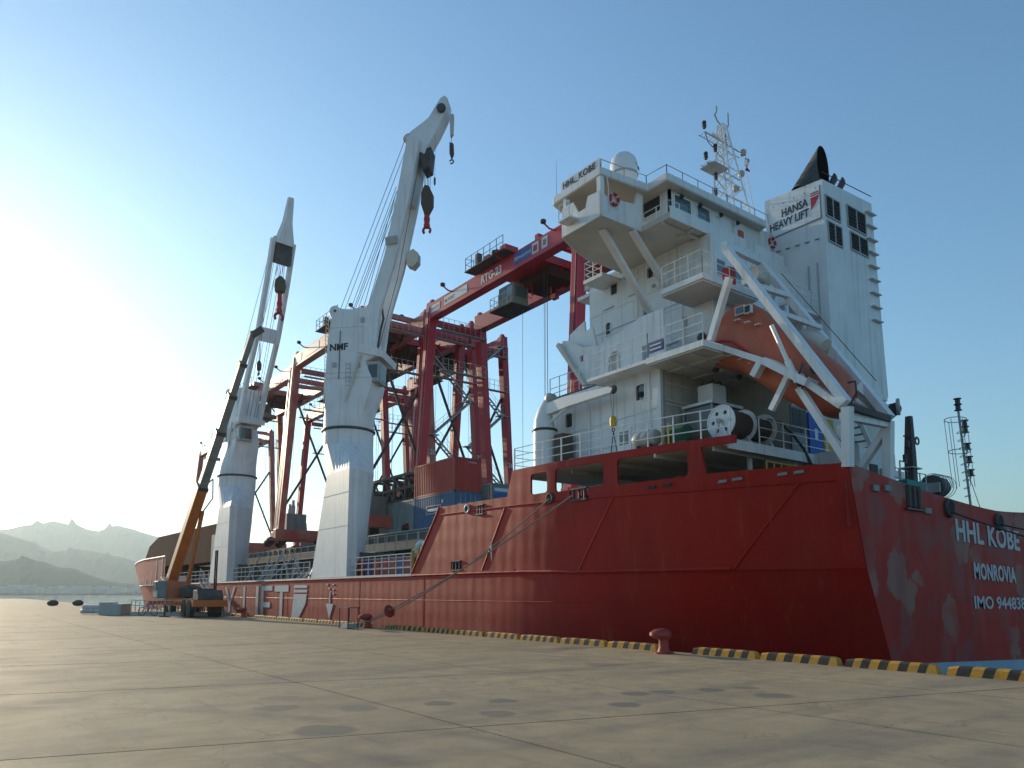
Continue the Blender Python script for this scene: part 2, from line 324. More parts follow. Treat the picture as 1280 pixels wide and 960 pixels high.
# ------------------------------------------------------------ quay, water, shore, mountains
QX=17.0; QW=-1.4
def concrete():
    m=bpy.data.materials.new('quay_concrete'); m.use_nodes=True; t=m.node_tree; b=t.nodes['Principled BSDF']; N=t.nodes.new; L=t.links.new
    g=N('ShaderNodeNewGeometry'); oi=N('ShaderNodeObjectInfo')
    def noise(sc_,st,d=6,ro=.6,loc=(0,0,0)):
        mp=N('ShaderNodeMapping'); mp.inputs['Scale'].default_value=st; mp.inputs['Location'].default_value=loc; L(g.outputs['Position'],mp.inputs[0])
        n=N('ShaderNodeTexNoise'); n.inputs['Scale'].default_value=sc_; n.inputs['Detail'].default_value=d; n.inputs['Roughness'].default_value=ro; n.inputs['Distortion'].default_value=.3
        L(mp.outputs[0],n.inputs['Vector']); return n.outputs[0]
    def ramp(src,a,c,lo=0.,hi=1.):
        r=N('ShaderNodeValToRGB'); r.color_ramp.elements[0].position=a; r.color_ramp.elements[1].position=c
        r.color_ramp.elements[0].color=(lo,)*3+(1,); r.color_ramp.elements[1].color=(hi,)*3+(1,); L(src,r.inputs[0]); return r.outputs[0]
    def mix(base,fac,col,mode='MIX'):
        mx=N('ShaderNodeMix'); mx.data_type='RGBA'; mx.blend_type=mode; L(fac,mx.inputs[0])
        if isinstance(base,tuple): mx.inputs[6].default_value=(*base,1)
        else: L(base,mx.inputs[6])
        mx.inputs[7].default_value=(*col,1); return mx.outputs[2]
    c=mix((.47,.35,.205),ramp(noise(.28,(1,1,1)),.36,.66),(.39,.295,.175))
    c=mix(c,ramp(noise(1.4,(1,1,1),8,.7),.42,.68,0,.6),(.24,.19,.125))
    c=mix(c,ramp(noise(.5,(.35,1.6,1),5,.6,(4,1,0)),.5,.72,0,.7),(.17,.145,.12))      # dark tyre sweeps
    c=mix(c,ramp(noise(1.1,(2.2,.25,1),5,.65,(9,4,0)),.56,.72,0,.6),(.20,.16,.12))
    c=mix(c,ramp(noise(.9,(1,.5,1),4,.6,(3,7,0)),.62,.75,0,.45),(.42,.36,.27))
    # fine meandering cracks
    vo=N('ShaderNodeTexVoronoi'); vo.feature='DISTANCE_TO_EDGE'; vo.inputs['Scale'].default_value=.28
    nn=N('ShaderNodeTexNoise'); nn.inputs['Scale'].default_value=1.1; nn.inputs['Detail'].default_value=6
    va=N('ShaderNodeVectorMath'); va.operation='SCALE'; va.inputs[3].default_value=1.3; vb=N('ShaderNodeVectorMath'); vb.operation='ADD'
    L(g.outputs['Position'],nn.inputs['Vector']); L(nn.outputs[1],va.inputs[0]); L(g.outputs['Position'],vb.inputs[0]); L(va.outputs[0],vb.inputs[1]); L(vb.outputs[0],vo.inputs['Vector'])
    cr_=N('ShaderNodeMapRange'); L(vo.outputs['Distance'],cr_.inputs[0]); cr_.inputs[1].default_value=.0; cr_.inputs[2].default_value=.004; cr_.inputs[3].default_value=.55; cr_.inputs[4].default_value=0.
    c=mix(c,cr_.outputs[0],(.12,.10,.08))
    # tyre sweeps: faint dark arcs
    for (cx_,cy_,r_,w_) in ((-6,4,10.2,.13),(-6.3,4,12.0,.13),(14,30,17,.16),(14,30,18.8,.14),(2,40,26,.2)):
        ds=N('ShaderNodeVectorMath'); ds.operation='DISTANCE'; L(g.outputs['Position'],ds.inputs[0]); ds.inputs[1].default_value=(cx_,cy_,0)
        sb=N('ShaderNodeMath'); sb.operation='SUBTRACT'; L(ds.outputs['Value'],sb.inputs[0]); sb.inputs[1].default_value=r_
        ab=N('ShaderNodeMath'); ab.operation='ABSOLUTE'; L(sb.outputs[0],ab.inputs[0])
        mp_=N('ShaderNodeMapRange'); L(ab.outputs[0],mp_.inputs[0]); mp_.inputs[1].default_value=0; mp_.inputs[2].default_value=w_*2; mp_.inputs[3].default_value=.5; mp_.inputs[4].default_value=0
        mu=N('ShaderNodeMath'); mu.operation='MULTIPLY'; L(mp_.outputs[0],mu.inputs[0]); L(ramp(noise(.35,(1,1,1),3,.5,(cx_,cy_,0)),.42,.62),mu.inputs[1])
        c=mix(c,mu.outputs[0],(.13,.11,.09))
    wob=N('ShaderNodeTexNoise'); wob.inputs['Scale'].default_value=2.2; wob.inputs['Detail'].default_value=5; L(g.outputs['Position'],wob.inputs['Vector'])
    for (sx_,sy_,r_,k_) in ((3.85,9.1,.42,.75),(5.0,10.5,.32,.6),(6.37,8.84,.30,.7),(6.21,10.21,.27,.75),(7.16,9.82,.25,.8),(9.47,9.2,.27,.8),(8.39,8.4,.27,.8),(10.0,9.05,.25,.8),(10.9,8.68,.25,.8),(11.63,8.5,.26,.7),(11.1,7.62,.34,.7),(4.0,11.25,.34,.7),(4.4,12.3,.3,.5),(12.6,13.2,.5,.45),(1.5,14,.4,.4),(7.4,17.5,.5,.4)):
        ds=N('ShaderNodeVectorMath'); ds.operation='DISTANCE'; L(g.outputs['Position'],ds.inputs[0]); ds.inputs[1].default_value=(sx_,sy_,0)
        wa=N('ShaderNodeMath'); wa.operation='MULTIPLY_ADD'; L(wob.outputs[0],wa.inputs[0]); wa.inputs[1].default_value=.34; L(ds.outputs['Value'],wa.inputs[2])
        mp_=N('ShaderNodeMapRange'); mp_.interpolation_type='SMOOTHSTEP'; L(wa.outputs[0],mp_.inputs[0]); mp_.inputs[1].default_value=r_*.75+.17; mp_.inputs[2].default_value=r_*1.12+.17; mp_.inputs[3].default_value=k_; mp_.inputs[4].default_value=0
        c=mix(c,mp_.outputs[0],(.15,.14,.115))
    c=mix(c,ramp(noise(60,(1,1,1),3,.7),.4,.75,0,.35),(.14,.12,.10))
    mr=N('ShaderNodeMapRange'); L(oi.outputs['Random'],mr.inputs[0]); mr.inputs[3].default_value=.93; mr.inputs[4].default_value=1.06
    ml=N('ShaderNodeVectorMath'); ml.operation='SCALE'; L(c,ml.inputs[0]); L(mr.outputs[0],ml.inputs[3])
    L(ml.outputs[0],b.inputs['Base Color'])
    rr=N('ShaderNodeMapRange'); L(noise(.6,(1,1,1)),rr.inputs[0]); rr.inputs[3].default_value=.65; rr.inputs[4].default_value=.95; L(rr.outputs[0],b.inputs['Roughness'])
    b.inputs['Specular IOR Level'].default_value=.22
    bp=N('ShaderNodeBump'); bp.inputs['Strength'].default_value=.35; bp.inputs['Distance'].default_value=.01
    L(noise(35,(1,1,1),4),bp.inputs['Height']); L(bp.outputs[0],b.inputs['Normal'])
    return m
M['conc']=concrete()
M['joint']=mat('joint_filler',(.06,.055,.05),.8)
M['stain']=mat('oil_stain',(.13,.12,.105),.7,col2=(.20,.18,.15),scale=3,amt=.5)
quay=thing('quay',(0,0,0),None,None); quay['kind']='structure'
mb=MB(); mb.bb((-400,-200,-6),(QX-.45,260,-.03)); mb.build('quay_body','joint',quay)
mb=MB(); mb.bb((QX-.45,-200,-6),(QX,260,.0)); mb.build('quay_coping','conc',quay)
SK=-.26; cols=[5.42+4.27*k for k in(-4,-2,0,1,2)]+[QX-.452]
rows=[9.62+6.0*k for k in range(-2,11)]
for i in range(len(cols)-1):
    x0,x1=cols[i]+.017,cols[i+1]-.017
    for j in range(len(rows)-1):
        y0,y1=rows[j]+.022,rows[j+1]-.022
        g_=.0; 
        # corner joints are straight across the whole quay, slightly skewed
        vs=[(x0,y0+SK*x0),(x1,y0+SK*x1),(x1,y1+SK*x1),(x0,y1+SK*x0)]
        m_=MB(); z=random.uniform(-.001,.001)
        m_.add([(*p,-.028) for p in vs]+[(*p,z) for p in vs],[(0,1,5,4),(1,2,6,5),(2,3,7,6),(3,0,4,7),(4,5,6,7)])
        m_.build('slab','conc',quay)
ys=rows[-1]+.012; y0=rows[0]-.012
x0,x1=cols[0]+.02,cols[-1]-.02
m_=MB(); m_.add([(x0,ys+SK*x0,-.002),(x1,ys+SK*x1,-.002),(x1,260,-.002),(x0,260,-.002)],[(0,1,2,3)])
m_.add([(x0,-200,-.002),(x1,-200,-.002),(x1,y0+SK*x1,-.002),(x0,y0+SK*x0,-.002)],[(0,1,2,3)])
m_.add([(-400,-200,-.002),(x0-.04,-200,-.002),(x0-.04,260,-.002),(-400,260,-.002)],[(0,1,2,3)])
m_.build('far_paving','conc',quay)
def water_mat():
    m=bpy.data.materials.new('sea_water'); m.use_nodes=True; t=m.node_tree; b=t.nodes['Principled BSDF']; N=t.nodes.new; L=t.links.new
    b.inputs['Base Color'].default_value=(.02,.05,.055,1); b.inputs['Roughness'].default_value=.08; b.inputs['IOR'].default_value=1.33
    tc=N('ShaderNodeTexCoord'); n=N('ShaderNodeTexNoise'); n.inputs['Scale'].default_value=1.3; n.inputs['Detail'].default_value=6
    mp=N('ShaderNodeMapping'); mp.inputs['Scale'].default_value=(1,.5,1); L(tc.outputs['Object'],mp.inputs[0]); L(mp.outputs[0],n.inputs['Vector'])
    bp=N('ShaderNodeBump'); bp.inputs['Strength'].default_value=.5; bp.inputs['Distance'].default_value=.12; L(n.outputs[0],bp.inputs['Height']); L(bp.outputs[0],b.inputs['Normal'])
    return m
m_=MB(); S=9000
m_.add([(QX-1,-S,QW),(S,-S,QW),(S,S,QW),(QX-1,S,QW),(-S,261,QW),(QX-1,261,QW),(-S,S,QW)],[(0,1,2,5),(5,2,3),(4,5,3,6)])
struct(m_.build('water',water_mat()))
m_=MB(); m_.add([(-S,-S,-.75),(-401,-S,-.75),(-401,261,-.75),(-S,261,-.75),(-401,-S,-.75),(QX-1,-S,-.75),(QX-1,-201,-.75),(-401,-201,-.75)],[(0,1,2,3),(4,5,6,7)])
struct(m_.build('ground',M['conc']))

M['hillfar']=mat('hill_forest',(.04,.055,.035),1.,col2=(.08,.075,.05),scale=.01,amt=.5,spec=0.)
def ridge(name,dist,prof,depth,seed,wide=(-75,60),jag=.02):
    """prof: (screen bearing in degrees from +Y, height m)"""
    n=420; mb_=MB(); rows_=17; vs=[]; 
    for i in range(n+1):
        a=wide[0]+(wide[1]-wide[0])*i/n
        if a<prof[0][0]: h=prof[0][1]*(1+.35*mn.noise(Vector((a*.12,seed,0))))
        elif a>prof[-1][0]: h=prof[-1][1]*(1+.5*mn.noise(Vector((a*.15,seed+4,0))))
        else: h=lerp(prof,a)
        for k in range(rows_):
            t=k/(rows_-1)               # 0 foot .. 1 back
            rise=math.sin(min(1,t/.6)*PI/2)**1.3 if t<=.6 else math.cos((t-.6)/.4*PI/2)
            d=dist+depth*(t-.6)
            e=1+jag*mn.fractal(Vector((a*1.6,t*3,seed)),.8,2.,5)
            z=QW-2+(h+2)*rise*e
            if t not in(0,1) and t!=.6: z+=h*.30*(abs(mn.fractal(Vector((a*.7,t*2.2,seed+9)),.8,2.,5))-.35)*rise*(1-min(1,abs(t-.6)<.04))
            A=R(a); vs.append((math.sin(A)*d,math.cos(A)*d,max(z,QW-3)))
    fs=[]
    for i in range(n):
        for k in range(rows_-1): fs.append((i*rows_+k,(i+1)*rows_+k,(i+1)*rows_+k+1,i*rows_+k+1))
    mb_.add(vs,fs); return struct(mb_.build(name,'hillfar',None,False))
def prof(dist,pts):
    out=[]
    for x,y in pts:
        phi=math.atan((x-640)/939.); out.append((math.degrees(phi)+HEAD,(741-y)*dist*math.cos(phi)/931.+1.7))
    return out
far_pts=[(-60,668),(0,662),(16,659),(30,656),(45,655),(59,651.5),(70,655),(90,658),(108,664),(120,664),(130,660),(145,656.5),(158,661),(176,668),(200,674),(240,690),(300,700)]
mid_pts=[(-60,660),(0,668),(20,674),(38,680),(60,690),(74,689),(92,686),(112,690),(140,695),(165,701),(190,712),(240,722),(300,728)]
near_pts=[(-60,690),(0,702),(25,697),(50,702),(72,709),(95,712),(115,720),(135,726),(170,730),(230,733),(300,735)]
ridge('far_mountain',3600,prof(3600,far_pts),1500,3.)
ridge('middle_mountain',2500,prof(2500,mid_pts),1100,11.)
ridge('near_hill',1600,prof(1600,near_pts),700,21.)
# low shore with the town's small buildings (too far to tell apart)
m_=MB()
for i in range(220):
    a=R(random.uniform(-8,14)); d=random.uniform(1130,1330); s_=random.uniform(4,14)
    m_.box((math.sin(a)*d,math.cos(a)*d,QW+random.uniform(3,8)),(s_,s_*1.4,random.uniform(4,12)),random.random())
stuff(tag(m_.build('shore_town','lgrey'),'pale scattered buildings along the far shore at the foot of the mountains','town'))
m_=MB()
m_.loft([[(math.sin(R(a))*1120,math.cos(R(a))*1120,QW-1),(math.sin(R(a))*1120,math.cos(R(a))*1120,QW+1.6),(math.sin(R(a))*1420,math.cos(R(a))*1420,QW+6),(math.sin(R(a))*1420,math.cos(R(a))*1420,QW-2)] for a in range(-70,61,5)])
struct(m_.build('shore','hillfar'))

# ------------------------------------------------------------ quay furniture
def kerb(y0,y1,lab):
    t=thing('kerb_block',(16.87,y0,0),lab,'kerb block','striped kerb blocks along the quay edge')
    n=random.choice((9,9,10,11)); L_=y1-y0; cut=[0]+[(i+random.uniform(-.12,.12))/n for i in range(1,n)]+[1]
    def prof_(y,k=0): return [(16.74,y,.0),(16.75,y,.16-k),(16.78,y,.20-k),(16.94,y,.20-k),(16.97,y,.17-k),(16.98,y,0)]
    for i in range(n):
        a=y0+L_*cut[i]; b=y0+L_*cut[i+1]; s_=.06
        A=[(x,y-(z*.38-.03 if i else -z*.25),z) for x,y,z in prof_(a,.03 if i==0 else 0)]; B=[(x,y-(z*.38-.03 if i<n-1 else z*.25),z) for x,y,z in prof_(b,.03 if i==n-1 else 0)]
        MB().loft([A,B]).build('stripe','yblock' if i%2==0 else 'kblock',t)
    return t
labs=[]
segs=[]; y=3.1
for a,b in ((3.1,5.15),(5.3,7.32),(7.5,9.55),(9.72,11.83),(11.97,14.04),(15.38,17.43),(17.56,19.72),(19.88,21.98),(22.15,24.25),(24.42,26.5),(26.68,28.8),(28.95,31.1),(31.25,32.6)): segs.append((a,b))
y=34.4
while y<51.5: segs.append((y,y+2.05)); y+=2.22
y=54.2
while y<80: segs.append((y,y+2.05)); y+=2.22
nm=['nearest striped kerb block, cut by the right edge of the picture','kerb block below the ship registry lettering, second from the right','third kerb block from the right, below the transom corner','fourth kerb block from the right','kerb block just right of the lone mushroom bollard']
for i,(a,b) in enumerate(segs):
    OD=['first','second','third','fourth','fifth','sixth','seventh','eighth','ninth','tenth','eleventh','twelfth','thirteenth','fourteenth','fifteenth','sixteenth','seventeenth','eighteenth','nineteenth','twentieth']
    if i<5: lab='yellow and black '+nm[i]
    elif i<13: lab='yellow and black kerb block, %s one left of the lone bollard'%OD[i-5]
    elif i<21: lab='small yellow and black kerb block, %s one beyond the roped bollard'%OD[i-13]
    else: lab='tiny distant kerb block, %s one beyond the bollard below the white hull letters'%OD[i-21]
    kerb(a,b,lab)
def bollard(y,lab,x=16.25,rot=0):
    t=thing('mooring_bollard',(x,y,0),lab,'bollard','red mushroom bollards on the quay edge')
    m_=MB(); m_.lathe([(.28,0),(.28,.03),(.19,.05),(.145,.16),(.14,.36),(.17,.46)],(x,y,0),20); m_.build('post','bollard',t,True)
    m_=MB(); rings=[]                        # lopsided mushroom head, its long lip away from the ship
    for f,z,ox in((.3,.38,0),(.85,.43,-.06),(1.1,.51,-.12),(1.06,.60,-.12),(.72,.67,-.09),(.2,.70,-.06)):
        rings.append([(x+ox+math.cos(2*PI*k/20)*.32*f,y+math.sin(2*PI*k/20)*.25*f,z+.05*f*(-math.cos(2*PI*k/20))*0) for k in range(20)])
    m_.loft(rings); m_.build('head','bollard',t,True)
    m_=MB()
    for k in range(6): a=PI*k/3; m_.lathe([(.02,.028),(.02,.05)],(x+.215*math.cos(a),y+.215*math.sin(a),0),6)
    m_.build('bolt','dark',t); return t
bollard(14.62,'lone red mushroom bollard standing in a gap of the striped kerb')
bollard(33.5,'red mushroom bollard holding the pale mooring ropes from the ship')
bollard(52.9,'small red mushroom bollard below the big white hull letters')
for (x_,y_,l_) in ((10.7,115,'dark round rubber buoy lying on the far left of the quay'),(13.4,113.5,'dark round rubber buoy on the quay, the one nearer the white bags')):
    b_=thing('rubber_buoy',(x_,y_,0),l_,'buoy','dark rubber buoys at the far end of the quay')
    MB().lathe([(.1,0),(.5,.06),(.68,.3),(.62,.55),(.3,.75),(.05,.8)],(x_,y_,0),16).build('body','black',b_,True)
    MB().tube((x_+.2,y_,.6),(x_+.5,y_,1.25),.05,6).build('lifting_bar','lettwhite',b_)

# ------------------------------------------------------------ the cargo ship
CX=30.8
ship=thing('cargo_ship',(CX,90,QW),'huge red-hulled heavy lift cargo ship with white superstructure moored along the quay','ship')
XT=[(11.3,20.65),(12.5,20.15),(14,19.6),(16,19.1),(18,18.75),(20,18.45),(22,18.25),(24,18.2),(150,18.2)]
XK=[(11.3,21.3),(12.5,20.8),(14,20.2),(16,19.6),(18,19.1),(20,18.6),(22,18.3),(24,18.2),(90,18.2),(98,18.45),(105,19.25),(115,20.95),(125,22.85),(135,24.9),(145,27.0),(155,29.1),(163,30.79)]
XW=[(11.3,22.5),(12.5,22.1),(14,21.5),(16,20.6),(18,19.7),(20,18.9),(22,18.4),(24,18.2),(86,18.2),(98,18.9),(105,19.9),(115,22.0),(125,24.2),(135,26.4),(145,28.4),(155,30.2),(159,30.79)]
def hx(Y,Z):
    t,k,w_=lerp(XT,Y),lerp(XK,Y),lerp(XW,Y)
    if Z>=2.5: return k+(t-k)*min(1,(Z-2.5)/2.9) if Y<100 else k-(Z-2.5)*min(.30,max(0,(Y-92)*.010))*(1 if Y<158 else max(0,(163-Y)/5))
    return w_+(k-w_)*max(-.5,(Z+.52)/(2.5+.52))
YS=[11.3,12,12.8,14,15,16,17,18,19,20,21,22,23,24,26,30,33,40,60,80,86,92,98,105,110,115,120,125,130,135,140,145,150,155,158,160.5,163]
ZS=[-3.5,-1.4,-.52,.6,1.6,2.5]
def side(Y,Z,sg): x=hx(Y,Z); return (x if sg<0 else 2*CX-x,Y,Z)
m_=MB()
for sg in(-1,1):
    vs=[];nz=len(ZS)
    for Y in YS:
        dk=2.42 if Y<22 else 2.6 if Y<100 else 2.6
        for Z in ZS: vs.append(side(Y,min(Z,dk) if Z<2.5 else dk,sg))
    m_.add(vs,[(i*nz+k,(i+1)*nz+k,(i+1)*nz+k+1,i*nz+k+1) for i in range(len(YS)-1) for k in range(nz-1)])
m_.build('hull','hull',ship,True)
# main deck
m_=MB(); vs=[]
for Y in YS: a=hx(Y,2.5)+.01; vs+=[(a,Y,2.55 if Y>23 else 2.4),(2*CX-a,Y,2.55 if Y>23 else 2.4)]
m_.add(vs,[(2*i,2*i+1,2*i+3,2*i+2) for i in range(len(YS)-1)]); m_.build('main_deck','deckgrey',ship)
# poop side plating (port) with four openings, and the same on starboard
PO=[(32.7,2.6),(30.45,5.3),(30.2,5.72),(24.75,5.66),(24.4,6.72),(15.6,6.68),(14.35,6.66),(14.35,6.32),(15.3,6.30),(14.9,5.52),(14.3,5.44),(11.32,5.47),(11.32,2.42),(22,2.42),(24,2.6)]
H1=rrect(22.2,5.58,23.2,6.40,.12); H2=rrect(19.35,5.54,21.75,6.42,.13); H3=rrect(15.95,5.50,18.75,6.42,.13)
PO=[(32.7,2.6),(30.45,5.3),(30.2,5.72),(24.75,5.66),(24.4,6.72),(14.35,6.68),(14.35,6.42),(15.5,6.42),(15.35,5.52),(11.32,5.47),(11.32,2.42),(22,2.42),(24,2.6)]
P1=rrect(21.45,5.05,21.95,5.5,.02,1)
PS=[(32.7,2.6),(30.45,5.3),(24.4,5.3),(11.32,5.3),(11.32,2.42),(22,2.42),(24,2.6)]
for sg in(-1,1):
    plate(PO if sg<0 else PS,([H1,H2,H3] if sg<0 else [])+([rrect(20.05,5.13,21.0,5.54,.02,1),rrect(26.35,5.32,27.15,5.66,.02,1)[:] if False else rrect(26.4,5.1,27.1,5.5,.02,1),rrect(28.2,2.72,29.1,3.12,.02,1)] if sg<0 else []),
      [12,12.8,14,15,16,17,18,19,20,21,22,23,24],lambda u,v,t,sg=sg: ((hx(u,v)+t) if sg<0 else 2*CX-hx(u,v)-t,u,v),.09,'poop_side','hull',ship,True)
# transom
def tz(x): 
    d=abs(x-CX); return 4.72+.75*(d/10.15)**1.5
m_=MB(); vs=[]; nx=24
for i in range(nx+1):
    f_=i/nx
    for Z in(-3.5,QW,-.5,.5,1.6,2.42,4.2,'t'):
        a=hx(11.3,min(5.4,Z if Z!='t' else 5.4)); x=a+(2*CX-2*a)*f_
        z=tz(x) if Z=='t' else Z
        vs.append((x,11.3-.55*math.sin(PI*f_)*0,z))
m_.add(vs,[(i*8+k,(i+1)*8+k,(i+1)*8+k+1,i*8+k+1) for i in range(nx) for k in range(7)]); 
vs=[]
for i in range(nx+1):
    a=hx(11.3,5.4); x=a+(2*CX-2*a)*i/nx; vs+=[(x,11.3,tz(x)),(x,11.44,tz(x)),(x,11.44,3.6)]
m_.add(vs,[(i*3+k,(i+1)*3+k,(i+1)*3+k+1,i*3+k+1) for i in range(nx) for k in range(2)])
m_.build('transom','transom',ship)
bt=MB().prism([(22.55,-.46),(24.5,-.47),(28,-.60),(32.2,-.76),(38,-.9),(39,-.95),(38.6,QW-.3),(22.9,QW-.3)],lambda u,v,t:(u,11.285+t,v),0,.012).build('boot_topping','bootblue',ship)
# rubbing bars and knuckle edges
def bar_along(name,ys,zf,r,off=.0,m='hull',sg=-1):
    pts=[(hx(y,zf(y))-off,y,zf(y)) for y in ys]; MB().path(pts,r,6).build(name,m,ship)
bar_along('rubbing_bar',[15,16,17,18,19,20,21,22,23,24,26,30,36,50,70,90,98,105,115],lambda y:2.45 if y<22 else 2.5+.05*min(1,(y-22)/3),.075,-.0)
bar_along('knuckle_bar',[11.7,13,14,15,16,17,18,19,20,21,22,23,24,26,28,30.5],lambda y:lerp([(11,4.98),(16,5.02),(24,5.24),(31,5.36)],y),.035)
for (ya,za,yb,zb) in((24.9,5.2,26.6,2.6),(18.95,5.1,20.7,2.5),(12.6,5.0,14.9,2.45)):
    pts=[(hx(ya+(yb-ya)*t/6,za+(zb-za)*t/6)-.01,ya+(yb-ya)*t/6,za+(zb-za)*t/6) for t in range(7)]
    MB().path(pts,.035,6).build('slant_bar','crateRed' if ya>15 else 'hull',ship)  # forward pair in brighter red, painting the sun caught on their edges
MB().path([(18.19,32.75,2.6),(18.19,30.45,5.32),(18.2,30.2,5.72)],.05,6).build('slant_bar','hull',ship)
bar_along('weld_seam',[20,22,24,28,32,36,40,50,60,80,100],lambda y:1.35,.016,-.004)
MB().path([(18.17,24.62,2.62),(18.17,24.62,2.62)],.01).build('seam','hull',ship) if False else None
for y_ in (31.5,38.6,49.8): MB().bb((18.19,y_,QW),(18.22,y_+.025,2.45)).build('plate_seam','hull',ship)
# light coaming strip at main-deck edge
m_=MB(); m_.bb((18.13,32.7,2.52),(18.4,98,2.64)); m_.build('gunwale','lettwhite',ship)
MB().bb((18.14,24.2,2.56),(18.3,32.7,2.63)).build('gunwale','hull',ship)

# fairleads, roller chocks, scupper plates
def ringlead(y,z,r,m='lgrey'):
    x=hx(y,z); o=MB().torus((x-.02,y,z),r,.055,(1,0,0),20,8).build('ring_fairlead',m,ship,True)
    MB().lathe([(r,0),(r,.02)],(x-.045,y,z),18,(1,0,0)).build('throat','black',o)  # solid black disc painted in for the shade of the open hole
ringlead(22.02,5.33,.17,'soot'); ringlead(27.75,5.42,.17,'lgrey')
def chock(y,z,wd,h):
    x=hx(y,z); o=MB(); 
    o.bb((x-.06,y-wd/2,z-h/2-.05),(x+.1,y+wd/2,z-h/2)); o.bb((x-.06,y-wd/2,z+h/2),(x+.1,y+wd/2,z+h/2+.05)); o=o.build('chock_frame','dark',ship)
    MB().bb((x+.04,y-wd/2,z-h/2),(x+.30,y+wd/2,z+h/2)).build('chock_pocket','black',o) if False else None
    for k in(-.33,0,.33): MB().lathe([(.05,0),(.05,h)],(x+.02,y+k*wd,z-h/2),10).build('roller','dark',o,True)
chock(20.52,5.33,.9,.38); chock(26.75,5.3,.6,.36); chock(28.65,2.92,.85,.36)
for (y,z) in((17.35,5.27),(16.75,5.29),(14.85,5.22),(14.35,5.25),(13.05,5.28),(12.6,5.3)):
    x=hx(y,z); MB().bb((x-.03,y-.19,z-.045),(x+.02,y+.19,z+.045)).build('vent_slot','black' if y>16 else 'grey',ship)
for (x,z,w_) in((21.9,4.83,.34),(22.6,4.88,.36),(25.1,4.35,.45)):
    MB().bb((x,11.24,z-.09),(x+w_,11.31,z+.09)).build('vent_slot','grey',ship)
o=MB(); o.bb((23.85,11.2,4.30),(25.0,11.3,4.36)); o=o.build('chock_frame','dark',ship)
for k in range(3): MB().lathe([(.1,0),(.1,.7)],(24.1+.32*k,11.28,4.4),8).build('roller','dark',o)
for x,z,r_ in((26.9,4.55,.26),(30.9,4.3,.26)):
    o=MB().torus((x,11.26,z),r_,.075,(0,1,0),22,8).build('ring_fairlead','soot',ship,True)
    MB().lathe([(r_,0),(r_,.03)],(x,11.22,z),20,(0,1,0)).build('throat','black',o)  # black disc again stands in for the hole's shade
# registry lettering on the transom
ty=11.282
text_mesh('lettering','HHL KOBE',.98,(27.31,ty,3.50),(1,0,-.035),(0,0,1),'lettwhite',ship,bold=.03,fit=5.4,fh=.73,space=1.04)
text_mesh('lettering','MONROVIA',.68,(28.48,ty,2.20),(1,0,-.03),(0,0,1),'lettwhite',ship,bold=.035,fit=3.6,fh=.56,space=1.05)
text_mesh('lettering','IMO 9448384',.55,(28.31,ty,1.17),(1,0,-.02),(0,0,1),'lettwhite',ship,bold=.02,fit=4.9,fh=.43)
# big company lettering on the port side: narrow tall letters as seen
def hull_poly(name,pts,m='lettwhite'):
    MB().prism(pts,lambda u,v,t:(18.19-t,u,v),0,.02).build(name,m,ship)
def hl(ch,y0,wd,z0,z1,s_=.5):
    # letters run towards the stern (decreasing y)
    h=z1-z0
    def P(u,v): return (y0-u*wd,z0+v*h)
    k=s_/wd; kk=.13
    G={'L':[[(0,0),(1,0),(1,kk),(k,kk),(k,1),(0,1)]],'I':[[(0,0),(1,0),(1,1),(0,1)]],
       'F':[[(0,0),(k,0),(k,1),(0,1)],[(k,.87),(1,.87),(1,1),(k,1)],[(k,.42),(.85,.42),(.85,.56),(k,.56)]],
       'T':[[(.5-k/2,0),(.5+k/2,0),(.5+k/2,.84),(.5-k/2,.84)],[(0,.84),(1,.84),(1,1),(0,1)]],
       'Y':[[(.5-k/2,0),(.5+k/2,0),(.5+k/2,.45),(.5-k/2,.45)],[(.5-k/2,.45),(.5+.1,.45),(k,1),(0,1)],[(.5-.1,.452),(.5+k/2,.452),(1,1),(1-k,1)]],
       'V':[[(.5-k/2,0),(.5+k/2,0),(k,1),(0,1)],[(.5-k/2,.002),(.5+k/2,.002),(1,1),(1-k,1)]],
       'A':[[(0,0),(k,0),(.5+k/2,1),(.5-k/2,1)],[(1-k,0),(1,0),(.5+k/2,.998),(.5-k/2,.998)],[(.25,.25),(.75,.25),(.72,.38),(.28,.38)]],
       'E':[[(0,0),(k,0),(k,1),(0,1)],[(k,.87),(1,.87),(1,1),(k,1)],[(k,.43),(.85,.43),(.85,.56),(k,.56)],[(k,0),(1,0),(1,.13),(k,.13)]],
       'H':[[(0,0),(k,0),(k,1),(0,1)],[(1-k,0),(1,0),(1,1),(1-k,1)],[(k,.43),(1-k,.43),(1-k,.56),(k,.56)]]}
    mb_=MB()
    for i,p in enumerate(G[ch]): mb_.prism([P(*q) for q in p],lambda u,v,t:(18.195-t,u,v),0,.02+.003*i)
    mb_.build('lettering','lettwhite',ship)
Z0,Z1=-.45,2.2
for ch,y0,wd in(('H',86,2.6),('E',82.6,2.4),('A',79.4,2.6),('V',76,2.6),('Y',64.3,2.9),('L',59.4,2.3),('I',56.3,.55),('F',55.1,2.3),('T',52.3,2.7)): hl(ch,y0,wd,Z0,Z1)
for a,b in((2.0,2.2),(1.72,1.9)): hull_poly('lettering',[(48.6,a),(46.3,a),(46.3,b),(48.6,b)])
hull_poly('lettering',[(48.6,1.62),(46.3,1.62),(46.5,1.0),(48.0,-.3),(49.0,-.5)])
# tug arrow with small marks
hull_poly('lettering',[(43.2,1.05),(42.1,1.05),(42.65,.15)]); hull_poly('lettering',[(42.72,1.05),(42.58,1.05),(42.58,1.75),(42.72,1.75)])
for k,(a,b) in enumerate(((43.2,2.15),(42.3,2.15),(42.9,1.9),(42.3,1.85),(42.3,1.6))): hull_poly('lettering',[(a,b),(a-.22,b),(a-.22,b+.1),(a,b+.1)])

